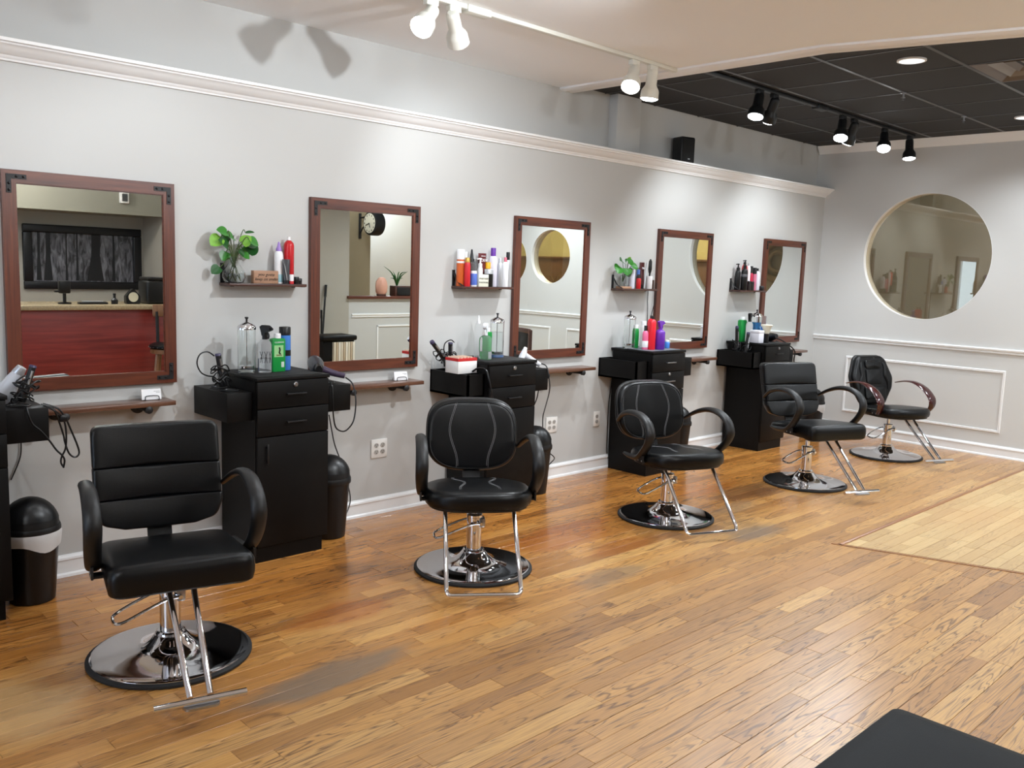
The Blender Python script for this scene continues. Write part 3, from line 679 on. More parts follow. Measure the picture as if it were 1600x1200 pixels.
for k in range(12):
    a = 2*PI*k/12; obj('hour_mark', G().box(-.083, -.0815, .34+.108*math.sin(a)-.006, .34+.108*math.sin(a)+.006, .03+.108*math.cos(a)-.011, .03+.108*math.cos(a)+.011), m_blk, dl)
for a, l in ((-2.85, .06), (1.9, .085)): obj('hand', G().tube([(-.084, .34, .03), (-.084, .34-l*math.sin(a), .03+l*math.cos(a))], .005, 6), m_blk, dl)
sl = thing('salt_lamp', 'pink salt lamp on the half wall seen in the second mirror', 'lamp', (6.72, -5.05, 1.09))
m_salt = pmat('salt_crystal', srgb(214, 160, 138), .5, bump=.8, bscale=30, var=.15, vscale=10)
rr = []
for k, (r_, z_) in enumerate(((.055, .02), (.075, .05), (.078, .12), (.07, .18), (.045, .22), (.02, .235))):
    rr.append([(r_*(1+.12*math.sin(3*i+k))*math.cos(2*PI*i/12), r_*(1+.1*math.cos(2*i+k))*math.sin(2*PI*i/12), z_) for i in range(12)])
obj('crystal', G().loft(rr), m_salt, sl); obj('base', G().lathe([(.06, 0), (.062, .02), (.05, .022)], n=20), m_walnut, sl)
pb_ = thing('plant_box', 'dark wooden planter box on the half wall seen in the second mirror', 'planter', (7.02, -5.06, 1.09))
obj('box', G().bbox(-.12, .14, -.06, .06, 0, .13, .005), m_walnut, pb_); t = obj('name_board', G().bbox(-.09, .14, .06, .068, .01, .11, .003), m_blk, pb_)
for k in range(9):
    a = k*.7; l = .12+.05*(k % 3)
    obj('leaf', G().tube([(-.05, 0, .12), (-.05+.3*l*math.cos(a), .3*l*math.sin(a), .13+l*.7), (-.05+.8*l*math.cos(a), .8*l*math.sin(a), .13+l*(1.1 if k % 2 else .8))], [.007, .008, .001], 6, sub=4), m_leaf2, pb_)
dh = thing('cleaning_pole', 'black handled pole leaning on the taupe wall', 'pole', (5.66, -4.80, 0)); obj('pole', G().tube([(0, 0, 0), (.20, -.18, 1.22)], .012, 8), m_iron, dh); obj('grip', G().tube([(.177, -.159, 1.08), (.20, -.18, 1.22)], .016, 8), m_blk, dh)
dh2 = thing('cleaning_pole', 'shorter black pole leaning on the taupe wall', 'pole', (5.70, -4.82, 0)); obj('pole', G().tube([(0, 0, 0), (.10, -.16, .92)], .011, 8), m_iron, dh2); obj('grip', G().tube([(.089, -.143, .82), (.10, -.16, .92)], .014, 8), m_blk, dh2)
mg_ = thing('magazine_stand', 'black magazine stand with pale spines by the taupe wall', 'magazine rack', (5.72, -4.58, 0))
obj('cabinet', G().bbox(-.22, .20, -.15, .12, 0, .60, .005), m_black, mg_); obj('lid', G().bbox(-.25, .22, -.17, .16, .60, .66, .02, 3), m_black, mg_)
for k in range(9): obj('magazine', G().bbox(-.10+k*.032, -.10+k*.032+.026, .12, .16, .10, .585, .003), plast(*((206, 196, 176), (178, 160, 136), (220, 214, 200))[k % 3], .5), mg_)
wc = thing('waiting_chair', 'black padded wooden chair by the end wall seen in the third mirror', 'chair', (7.75, -3.25, 0), 1.9)
obj('seat', G().cushion(round_poly([(-.22, -.22), (.22, -.22), (.22, .22), (-.22, .22)], .05), .07, .025, .01, lambda a, b, w_: (a, b, .40+w_)), m_leather, wc)
obj('backrest', G().cushion(round_poly([(-.17, .50), (.17, .50), (.17, .74), (-.17, .74)], .04), .04, .018, .01, lambda a, b, w_: (a, .21-w_, b)), m_leather, wc)
for sx in (-1, 1):
    obj('rear_leg', G().bbox(sx*.21-.02, sx*.21+.02, .19, .23, 0, .78, .006), m_walnut, wc); obj('leg', G().bbox(sx*.21-.02, sx*.21+.02, -.22, -.18, 0, .40, .006), m_walnut, wc)
obj('top_rail', G().bbox(-.2, .2, .19, .225, .735, .79, .01), m_walnut, wc)
# standing mat at the lower right
mt = thing('floor_mat', 'black anti-fatigue mat at the bottom right corner', 'mat', (2.65, -3.60, 0))
ol = round_poly([(-.45, -.45), (.435, -.45), (.435, .455), (-.45, .455)], .04)
gg = G(); ins = lambda k: [((a+.0075)*(1-k/.45)-.0075, b*(1-k/.45)) for a, b in ol]
gg.loft([[(a, b, 0) for a, b in ol], [(a, b, .006) for a, b in ol], [(a, b, .019) for a, b in ins(.045)], [(a, b, .021) for a, b in ins(.055)], [(a, b, .021) for a, b in ins(.2)]])
obj('mat_body', gg, m_mat, mt)
# ------------------------------------------------------------------ stations: mirrors, cabinets, shelves, ledges, bins, outlets
MX = [1.1139, 2.6171, 4.1664, 5.7405, 7.3334]; MW_, MH, MZ, MT = .7482, .9606, .8821, .026
ML = ['leftmost wall mirror, reflecting the red reception desk', 'second wall mirror from the left, reflecting the station clock', 'middle wall mirror, reflecting two small round windows',
      'fourth wall mirror from the left, reflecting part of the round window', 'farthest and smallest-looking wall mirror, next to the corner']
def mirror(x, label):
    r = thing('wall_mirror', label, 'mirror', (x, 0, MZ), 0, 'cherry framed styling mirrors'); fw = .055
    q = [(0, 0), (MW_, 0), (MW_, MH), (0, MH)]; qi = [(fw, fw), (MW_-fw, fw), (MW_-fw, MH-fw), (fw, MH-fw)]
    for i in range(4):
        j = (i+1) % 4
        obj('frame_rail' if i % 2 == 0 else 'frame_stile', G().prism([q[i], q[j], qi[j], qi[i]], lambda a, b, d: (a, d, b), 0, -MT), m_cherry_h if i % 2 == 0 else m_cherry_v, r, sm=False)
    obj('mirror_glass', G().box(fw-.003, MW_-fw+.003, -.018, -.006, fw-.003, MH-fw+.003), m_mirror, r)
    gb = G(); t = .004
    for i in range(4): 
        j = (i+1) % 4; ii = [(qi[i][0]+(t if qi[i][0] < .3 else -t), qi[i][1]+(t if qi[i][1] < .4 else -t)), (qi[j][0]+(t if qi[j][0] < .3 else -t), qi[j][1]+(t if qi[j][1] < .4 else -t))]
        gb.prism([qi[i], qi[j], ii[1], ii[0]], lambda a, b, d: (a, d, b), -.017, -.0215)
    obj('glazing_bead', gb, m_cherry_h, r, sm=False)
    for sx in (0, 1):
        for sz in (0, 1):
            cx = (lambda a: a if not sx else MW_-a); cz = (lambda a: a if not sz else MH-a)
            L_ = [(.018, .018), (.098, .018), (.098, .038), (.038, .038), (.038, .098), (.018, .098)]
            b = obj('corner_bracket', G().prism([(cx(a), cz(c)) for a, c in L_], lambda a, c, d: (a, d, c), -MT, -MT-.003), m_iron, r, sm=False)
            for a, c in ((.058, .028), (.086, .028), (.028, .058), (.028, .086)):
                obj('screw', G().lathe([(.006, 0), (.0045, .003), (.001, .004)], (cx(a), -MT-.003, cz(c)), 8, mat=Matrix.Rotation(PI/2, 4, 'X')), m_screw, b)
for x, l in zip(MX, ML): mirror(x, l)

CX = [.600, 2.093, 3.620, 5.236, 6.818]; CW = .405; CD = .40; CT = .928
CL = ['black station cabinet cut off by the left picture edge', 'black station cabinet with clear jar and green bottle on top', 'black station cabinet with the red and white carton on its side box',
      'black station cabinet with the purple spray bottle on top', 'black station cabinet nearest the corner, with the neck brush on top']
def cabinet(x, label, kind):
    r = thing('styling_cabinet', label, 'cabinet', (x, 0, 0), 0, 'black styling station cabinets')
    obj('body', G().box(0, CW, -CD+.018, -.026, .075, CT-.018), m_black, r)
    obj('plinth', G().box(.0, CW-.03, -CD+.012, -.03, 0, .075), m_black, r)
    obj('top', G().bbox(-.002, CW+.004, -CD-.002, -.004, CT-.018, CT, .003), m_black, r)
    if kind == 4: obj('top_mat', G().bbox(.02, CW-.02, -CD+.03, -.03, CT, CT+.003, .001), pmat('grey_top_mat', srgb(92, 96, 104), .5), r)
    else: obj('top_mat', G().bbox(.02, CW-.02, -CD+.03, -.03, CT, CT+.002, .001), m_rubber, r)
    d = obj('drawer', G().bbox(.003, CW-.003, -CD, -CD+.018, .775, CT-.021, .002), m_black, r)
    d2 = obj('drawer', G().bbox(.003, CW-.003, -CD, -CD+.018, .637, .770, .002), m_black, r)
    dr = obj('door', G().bbox(.003, CW-.003, -CD, -CD+.018, .080, .632, .002), m_black, r)
    for dd, z in ((d, .842), (d2, .702)):
        obj('handle', G().bbox(.155, .265, -CD-.022, -CD-.012, z-.004, z+.004, .002).box(.16, .17, -CD-.014, -CD, z-.003, z+.003).box(.25, .26, -CD-.014, -CD, z-.003, z+.003), m_steel if kind == 4 else m_arm, dd)
    obj('handle', G().bbox(.045, .055, -CD-.020, -CD-.012, .50, .60, .002).box(.047, .053, -CD-.014, -CD, .51, .52).box(.047, .053, -CD-.014, -CD, .58, .59), m_arm, dr)
    lz = .887 if kind != 4 else .755
    obj('lock', G().lathe([(.012, 0), (.012, .006), (.009, .009), (.001, .009)], (.21, -CD, lz), 20, mat=Matrix.Rotation(PI/2, 4, 'X')), m_steel, d if kind != 4 else d2)
    # side tool holders
    for nm, a, b, dep in (('left', -.135, -.003, .36), ('right', CW+.003, CW+.172, .34)):
        h = G(); z0, z1 = .717, .857; t = .012
        if kind in (1, 2) or nm == 'right':
            h.bbox(a, b, -dep, -.003, z0, z1, .002); hd = obj('tool_holder', h, m_black, r)
            for yy in (-dep+.10, -dep+.22): obj('holder_rim', G().lathe([(.042, -.001), (.046, .003), (.040, .0035), (.038, -.001)], ((a+b)/2, yy, z1), 28), m_blk, hd); 
            for yy in (-dep+.10, -dep+.22): obj('holder_hole', G().lathe([(.0385, .0), (.0385, .0008)], ((a+b)/2, yy, z1), 28), m_gap, hd)
        else:
            h.box(a, b, -dep, -.003, z0, z0+t); h.box(a, a+t, -dep, -.003, z0, z1); h.box(b-t, b, -dep, -.003, z0, z1); h.box(a, b, -dep, -dep+t, z0, z1); h.box(a, b, -.003-t, -.003, z0, z1)
            hd = obj('tool_tray', h, m_black, r)
    return r
for i, (x, l) in enumerate(zip(CX, CL)): cabinet(x, l, i+1)

SX = [2.098, 3.638, 5.200, 6.812]; SW, SD, SZ = .44, .115, 1.375
SLb = ['dark wall shelf holding the large pothos vase and wooden sign', 'dark wall shelf crowded with products beside the middle mirror', 'dark wall shelf with the small plant in a stand', 'dark wall shelf nearest the corner with black pump bottles']
for x, l in zip(SX, SLb):
    r = thing('wall_shelf', l, 'shelf', (x, 0, SZ), 0, 'small wall shelves')
    obj('board', G().bbox(0, SW, -SD, -.002, -.014, 0, .002), m_walnut, r)
    for k in (0.006, SW-.026):
        obj('bracket', G().box(k, k+.02, -.006, 0, -.014, .10).box(k, k+.02, -SD+.004, 0, -.0165, -.014)
            .tube([(k+.01, -.006, .085), (k+.01, -.045, .03), (k+.01, -.10, .002)], .008, 4, sub=5, flat=(1.2, .35, (1, 0, 0))), m_iron, r) if k < .1 else \
        obj('bracket', G().box(k, k+.02, -.006, 0, -.022, -.014).box(k, k+.02, -SD+.004, 0, -.0165, -.014), m_iron, r)
LE = [1.805, 3.325, 4.905, 6.475, 8.04]
LLb = ['wooden ledge on pipe supports under the leftmost mirror', 'wooden ledge on pipe supports under the second mirror', 'wooden ledge on pipe supports under the middle mirror', 'wooden ledge on pipe supports under the fourth mirror', 'wooden ledge on pipe supports under the farthest mirror']
for x, l in zip(LE, LLb):
    r = thing('wall_ledge', l, 'ledge', (x, 0, .81), 0, 'wooden ledges under the mirrors')
    obj('board', G().bbox(-.62, 0, -.145, -.002, -.022, 0, .003), m_ledge, r)
    for k in (-.13, -.5):
        p_ = obj('pipe_support', G().tube([(k, 0, -.036), (k, -.13, -.036)], .012, 10), m_iron, r)
        obj('flange', G().lathe([(.034, 0), (.034, .008), (.018, .012), (.018, .02)], (k, 0, -.036), 20, mat=Matrix.Rotation(PI/2, 4, 'X')), m_iron, p_)
        obj('end_cap', G().lathe([(.001, -.004), (.012, -.004), (.018, 0), (.018, .02), (.012, .025), (.001, .026)], (k, -.125, -.036), 14, mat=Matrix.Rotation(PI/2, 4, 'X')), m_iron, p_)
# outlets
def outlet(x, z, w_, cols, label):
    r = thing('wall_outlet', label, 'outlet', (x, 0, z), 0, 'wall outlets')
    pl = obj('cover_plate', G().bbox(-w_/2, w_/2, -.007, 0, -.057, .057, .004), m_plate, r)
    for c in cols:
        for dz in (-.02, .02):
            s_ = obj('socket', G().lathe([(.0165, 0), (.0165, .002), (.001, .002)], (c, -.007, dz), 20, sx=1, sy=.85, mat=Matrix.Rotation(PI/2, 4, 'X')), m_outhole, r)
            for k in (-.006, .006): obj('slot', G().box(c+k-.0012, c+k+.0012, -.0096, -.009, dz-.001, dz+.007), m_blk, s_)
            obj('ground_hole', G().box(c-.0025, c+.0025, -.0096, -.009, dz-.010, dz-.005), m_blk, s_)
outlet(3.104, .399, .118, (-.023, .023), 'white four-socket outlet under the second mirror')
outlet(4.608, .394, .116, (-.023, .023), 'cream four-socket outlet under the middle mirror')
outlet(5.103, .390, .070, (0,), 'narrow two-socket outlet left of the fourth cabinet')
# swing bins
def bin_(x, y, label, bag, rz=0, s=1):
    r = thing('waste_bin', label, 'bin', (x, y, 0), rz, 'black swing-lid bins')
    obj('body', G().lathe([(.085*s, 0), (.09*s, .004), (.112*s, .30), (.112*s, .305)], n=36), m_blk, r)
    obj('rim', G().lathe([(.117*s, .30), (.120*s, .305), (.120*s, .325), (.116*s, .335), (.110*s, .335)], n=36), m_arm, r)
    dm = obj('dome_lid', G().lathe([(.114*s*math.cos(t), .335+.12*math.sin(t)) for t in [PI/2*k/8 for k in range(8)]]+[(.004, .455)], n=36), m_arm, r)
    gg = G(); rows = []
    for a in range(9):
        th = .25+1.1*a/8; R_ = []
        for b in range(13):
            ph = -PI/2-.95+1.9*b/12; R_.append((.117*s*math.cos(th)*math.cos(ph), .117*s*math.cos(th)*math.sin(ph), .335+.123*math.sin(th)))
        rows.append(R_)
    gg.loft(rows, False, False, closed=False); obj('swing_flap', gg, m_blk, dm)
    if bag:
        ph = lambda i: .016*math.sin(2*PI*i/36*2+1)+.006*math.sin(2*PI*i/36*5)
        rg = lambda rad, z, k: [(rad*math.cos(2*PI*i/36), rad*math.sin(2*PI*i/36), z+k*ph(i)) for i in range(36)]
        obj('bin_bag', G().loft([rg(.1205*s, .312, 0), rg(.1225*s, .30, .1), rg(.1195*s, .27, .6), rg(.1165*s, .25, 1)], False, False), m_bag, r)
bin_(1.125, -.215, 'black swing-lid bin with white bag at the far left', True, .2)
bin_(2.626, -.205, 'black swing-lid bin tucked beside the second cabinet', False)
bin_(4.235, -.205, 'black swing-lid bin beside the middle cabinet behind the chair arm', False)
bin_(5.86, -.2, 'black swing-lid bin mostly hidden right of the fourth cabinet', False)
bin_(7.98, -.26, 'black swing-lid bin with white bag near the corner', True)
# speaker on the crown ledge
sp = thing('wall_speaker', 'small black speaker on the crown ledge', 'speaker', (6.02, -.0, 2.37), -.25)
obj('cabinet', G().bbox(-.065, .075, -.055, .065, 0, .205, .014, 3), m_arm, sp); obj('grille', G().bbox(-.055, .065, -.060, -.054, .012, .193, .004), pmat('speaker_cloth', srgb(14, 14, 15), .8, bump=.5, bscale=900), sp); obj('badge', G().box(.0, .02, -.0612, -.060, .03, .036), m_silv, sp)
# ------------------------------------------------------------------ styling chairs
def surf(outl, t, r, crown):
    n = len(outl); cu = sum(p[0] for p in outl)/n; cv = sum(p[1] for p in outl)/n
    an = [(math.atan2(b-cv, a-cu), math.hypot(a-cu, b-cv)) for a, b in outl]
    def f(u, v):
        a = math.atan2(v-cv, u-cu); d = math.hypot(u-cu, v-cv)
        D = min(an, key=lambda q: abs((q[0]-a+PI) % (2*PI)-PI))[1]
        q = d/max(D-r, 1e-6)
        if q <= 1: return t+crown*(1-q*q)
        return t-r+math.sqrt(max(r*r-(d-(D-r))**2, 0))
    return f
def superell(a, b, n, k=72, taper=0, cy=0, nb=None):
    out = []
    for i in range(k):
        t = 2*PI*i/k; c, s = math.cos(t), math.sin(t); e = n if s > 0 or nb is None else nb
        x = a*abs(c)**(2/e)*(1 if c > 0 else -1); y = b*abs(s)**(2/e)*(1 if s > 0 else -1)
        out.append((x*(1-taper*y/b), cy+y))
    return out
INN = (.94, .86, .76, .65, .54, .43, .32, .2, .1)
def chair(style, x, y, ang, dz, label):
    r = thing('styling_chair', label, 'chair', (x, y, 0), -math.radians(ang), 'black hydraulic styling chairs')
    # base and pump
    obj('base_rim', G().lathe([(.27, 0), (.290, .0), (.296, .004), (.296, .012), (.288, .018), (.278, .019)], n=72), m_rubber, r)
    obj('base_plate', G().lathe([(.284, .010), (.282, .020), (.272, .0225), (.24, .0235), (.18, .029), (.125, .038), (.095, .050), (.072, .070), (.058, .088), (.054, .090)], n=72), m_chrome, r)
    obj('collar', G().lathe([(.038, .080), (.052, .080), (.053, .088), (.053, .098), (.047, .104), (.038, .105)], n=40), m_chrome, r)
    obj('pump_cylinder', G().lathe([(.0375, .06), (.0375, .262), (.040, .264), (.040, .276), (.034, .280), (.012, .281)], n=40), m_chrome, r)
    obj('piston', G().lathe([(.015, .27), (.015, .385+dz)], n=20), m_chrome, r)
    sgn = -1
    pp = [(.030, -.043, .238), (-.02, -.050, .236), (-.10, -.052, .205), (-.165, -.050, .176), (-.195, -.040, .170), (-.200, .0, .174), (-.19, .028, .180), (-.13, .045, .205), (-.04, .050, .238), (.030, .043, .240)]
    pd = obj('pump_pedal', G().tube(pp, .0055, 8, sub=4), m_chrome, r)
    obj('pedal_pivot', G().tube([(.030, -.056, .24), (.030, .056, .24)], .008, 10), m_chrome, pd)
    obj('pedal_yoke', G().bbox(.018, .052, -.034, .034, .215, .262, .008), m_steel, r)
    z0 = .372+dz
    obj('seat_plate', G().box(-.13, .13, -.19, .15, z0-.004, z0+.010).box(-.20, .20, -.14, -.11, z0-.012, z0+.010).box(-.20, .20, .05, .08, z0-.012, z0+.010), m_iron, r)
    # footrest
    if style in 'AC':
        fr = []
        for s in (-1, 1):
            f_ = obj('footrest_tube', G().tube([(.044*s, -.16, z0-.004), (.044*s, -.225, z0-.012), (.041*s, -.26, z0-.045), (.032*s, -.56, .086)], .0105, 12, sub=4), m_chrome, r)
        b = obj('footrest_bar', G().tube([(-.145, -.575, .078), (.145, -.575, .078)], .0125, 14), m_chrome, r)
        obj('heel_plate', G().prism(round_poly([(-.05, -.60), (.05, -.60), (.065, -.555), (-.065, -.555)], .02), lambda a, c, d: (a, c-.005, d), .062, .070), m_steel, b)
    else:
        q = .163; P = [(-q, -.14, z0-.006), (-q, -.205, z0-.006), (-q, -.235, z0-.030), (-q*1.03, -.46, .095), (-q*1.03, -.487, .060), (-q*.96, -.498, .046), (-q*.8, -.50, .044)]
        obj('footrest_loop', G().tube(P+[(q*.0, -.50, .044)]+[(-a, b, c) for a, b, c in reversed(P)], .0105, 12, sub=4), m_chrome, r)
        for s in (-1, 1): obj('footrest_clamp', G().tube([(q*s*1.12, -.19, z0+.0), (q*s*.86, -.19, z0+.0)], .011, 10), m_iron, r)
    # seat
    if style == 'A':
        so = densify(round_poly([(-.245, -.335), (.245, -.335), (.238, .165), (-.238, .165)], [.05, .05, .07, .07]), .02)
        fn = lambda a, b, w_: (a, b, .376+dz+w_-.085*(b+.1)*(w_/.074)-.016*max(0, min(1, (-.14-b)/.12))*max(0, 1-w_/.05))
        obj('seat', G().cushion(so, .074, .036, 0, fn, inner=INN, disp=lambda a, b: .014*max(0, 1-(a/.25)**2)*max(0, 1-((b+.085)/.25)**2)), m_leather, r)
        obj('seat_pan', G().cushion([(a*.95, b*.95) for a, b in so], .02, .006, 0, lambda a, b, w_: (a, b, .368+dz+w_)), m_arm, r)
    else:
        if style == 'B': so = superell(.262, .25, 3.2, taper=0, cy=-.065); so = [(a*(1.0 if b < 0 else 1-.25*(b/.2)), b) for a, b in so]
        else: so = superell(.25, .245, 2.7, cy=-.065)
        fn = lambda a, b, w_: (a, b, .374+dz+w_-.075*(b+.1)*(w_/.072))
        obj('seat', G().cushion(so, .072 if style == 'B' else .066, .034, .012, fn, inner=INN), m_leather, r)
        obj('seat_pan', G().cushion([(a*.93, b*.93-.005) for a, b in so], .02, .006, 0, lambda a, b, w_: (a, b, .364+dz+w_)), m_arm, r)
        if style == 'B':
            sf = surf(so, .072, .034, .012); st = []
            for s in (-1, 1):
                for off in (-.004, .004):
                    P = [fn(s*.09+off+s*.02*math.sin(k*.75+.6)-s*.02*k/12, .13-.036*k, sf(s*.09+off, .13-.036*k)+.0012) for k in range(11)]
                    obj('seat_stitching', G().tube(P, .0011, 5, sub=2), m_stitch, r)
    # backrest
    yb = .295
    lean = .25
    bfn = lambda zz: (lambda u, v, w_: (u, yb+lean*(v-.6)-w_+.35*u*u*-1, v+dz))
    bf = bfn(0)
    if style == 'A':
        whole = densify(round_poly([(-.225, .53), (-.19, .475), (-.1, .455), (.1, .455), (.19, .475), (.225, .53), (.232, .838), (-.232, .838)], [.03, .05, .05, .05, .05, .03, .035, .035]), .02)
        obj('back_shell', G().cushion(whole, .035, .015, 0, bf), m_arm, r)
        spans = [(.6865, .843, (.008, .008, .035, .035)), (.5665, .6865, (.008,)*4), (.447, .5665, (.10, .10, .008, .008))]
        for za, zb, rd in spans:
            o_ = densify(round_poly([(-.235, za), (.235, za), (.235, zb), (-.235, zb)], list(rd)) if za > .5 else round_poly([(-.238, zb), (-.238, .535), (-.212, .476), (-.13, .452), (0, .447), (.13, .452), (.212, .476), (.238, .535), (.238, zb)], [.008, .03, .05, .05, .05, .05, .05, .03, .008]), .015)
            zc, hh = (za+zb)/2, (zb-za)/2
            obj('back_panel', G().cushion(o_, .052, .014, 0, lambda u, v, w_: bf(u, v, w_+.026), inner=INN, disp=lambda u, v: .006*max(0, 1-(u/.235)**4)*max(0, 1-((v-zc)/hh)**2)), m_leather, r)
    else:
        if style == 'B': bo = superell(.236, .182, 3.5, taper=.02, cy=.632, nb=2.8, k=96)
        else: bo = densify(round_poly([(-.115, .415), (.115, .415), (.205, .56), (.222, .655), (.16, .81), (.12, .838), (-.12, .838), (-.16, .81), (-.222, .655), (-.205, .56)], [.05, .05, .09, .09, .06, .05, .05, .06, .09, .09]), .02)
        obj('back_shell', G().cushion([(a*1.01, .632+(b-.632)*1.01) for a, b in bo], .03, .014, 0, bf), m_arm, r)
        obj('backrest', G().cushion(bo, .055, .034, .012, lambda u, v, w_: bf(u, v, w_+.022)), m_leather, r)
        sf = surf(bo, .055, .034, .012)
        if style == 'B':
            for s in (-1, 1):
                for off in (-.0035, .0035):
                    P = []
                    for k in range(15):
                        v = .797-.0235*k; u = s*(.098-.020*math.sin((v-.455)/.345*2*PI+.9))+off
                        P.append(bf(u, v, sf(u, v)+.022+.0012))
                    obj('back_stitching', G().tube(P, .0010, 5, sub=2), m_stitch, r)
            pip = [bf(a*.93, .632+(b-.632)*.915, sf(a*.93, .632+(b-.632)*.915)+.022) for a, b in bo]
            obj('piping', G().tube(pip, .0035, 6, closed=True), m_leather, r)
        else:
            for za, zb, hw in ((.735, .80, .085), (.60, .728, .085), (.47, .575, .11)):
                o_ = densify(round_poly([(-hw, za), (hw, za), (hw, zb), (-hw, zb)], .02), .012)
                obj('back_pad', G().cushion(o_, .016, .010, .006, lambda u, v, w_: bf(u, v, w_+.022+.060)), m_leather, r)
            for s in (-1, 1):
                pl = [(s*.115, .78), (s*.13, .74), (s*.125, .67), (s*.145, .62), (s*.15, .55)]
                obj('back_bolster', G().tube([bf(u, v, sf(u, v)+.018) for u, v in pl], [.012, .018, .018, .016, .008], 10, sub=4), m_leather, r)
    obj('back_support', G().prism([(.195, .375+dz), (.208, .372+dz), (.268, .56+dz), (.256, .56+dz)], lambda a, b, q: (q, a, b), -.045, .045), m_iron, r)
    obj('support_foot', G().box(-.045, .045, .05, .206, .366+dz, .376+dz), m_iron, r)
    # arms
    for s in (-1, 1):
        xa = .276*s if style == 'A' else .276*s
        if style == 'C':
            P = [(xa*.97, .24, .606), (xa, .13, .630), (xa, .02, .630), (xa, -.09, .592), (xa, -.175, .520), (xa*.985, -.185, .455), (xa*.95, -.15, .395)]
            a_ = obj('armrest', G().tube([(a, b, c+dz) for a, b, c in P], [.014, .024, .033, .038, .038, .032, .020], 12, sub=6, flat=(1.1, .34, (1, 0, 0))), m_maho, r)
        else:
            h = -.01 if style == 'A' else -.028
            P = [(xa*.88, .225, .605+h), (xa*.96, .13, .660+h), (xa, .02, .692+h), (xa, -.10, .692+h), (xa, -.19, .655+h), (xa, -.225, .595+h), (xa, -.205, .530+h*.7), (xa*.985, -.15, .455), (xa*.96, -.08, .408), (xa*.94, .02, .396), (xa*.93, .10, .398)]
            a_ = obj('armrest', G().tube([(a, b, c+dz) for a, b, c in P], [.012, .019, .024, .027, .028, .029, .028, .027, .026, .022, .012], 14, sub=6, flat=(1.05, .68, (1, 0, 0))), m_arm, r)
        obj('arm_bracket', G().box(.17*s, xa+.004*s, -.15, -.10, .386+dz, .394+dz).box(xa-.004, xa+.004, -.16, -.09, .386+dz, .43+dz), m_iron, a_)
        for k in (-.145, -.105): obj('bolt', G().lathe([(.008, 0), (.006, .005), (.001, .006)], (xa+.0*s, k, .398+dz), 8, mat=Matrix.Rotation(s*PI/2, 4, 'Y')), m_steel, a_)
    return r
chair('A', 1.345, -1.125, 14, 0, 'black channel-back salon chair nearest the viewer at left')
chair('B', 2.90, -1.10, 36, 0, 'black rounded-back salon chair with pale stitching facing the viewer')
chair('B', 4.46, -1.14, 22, 0, 'black rounded-back salon chair with pale stitching, turned to the right')
chair('A', 6.05, -1.23, 23, .02, 'black channel-back salon chair in front of the last cabinet')
chair('C', 7.62, -1.155, 24, 0, 'black salon chair with glossy mahogany arms by the end wall')
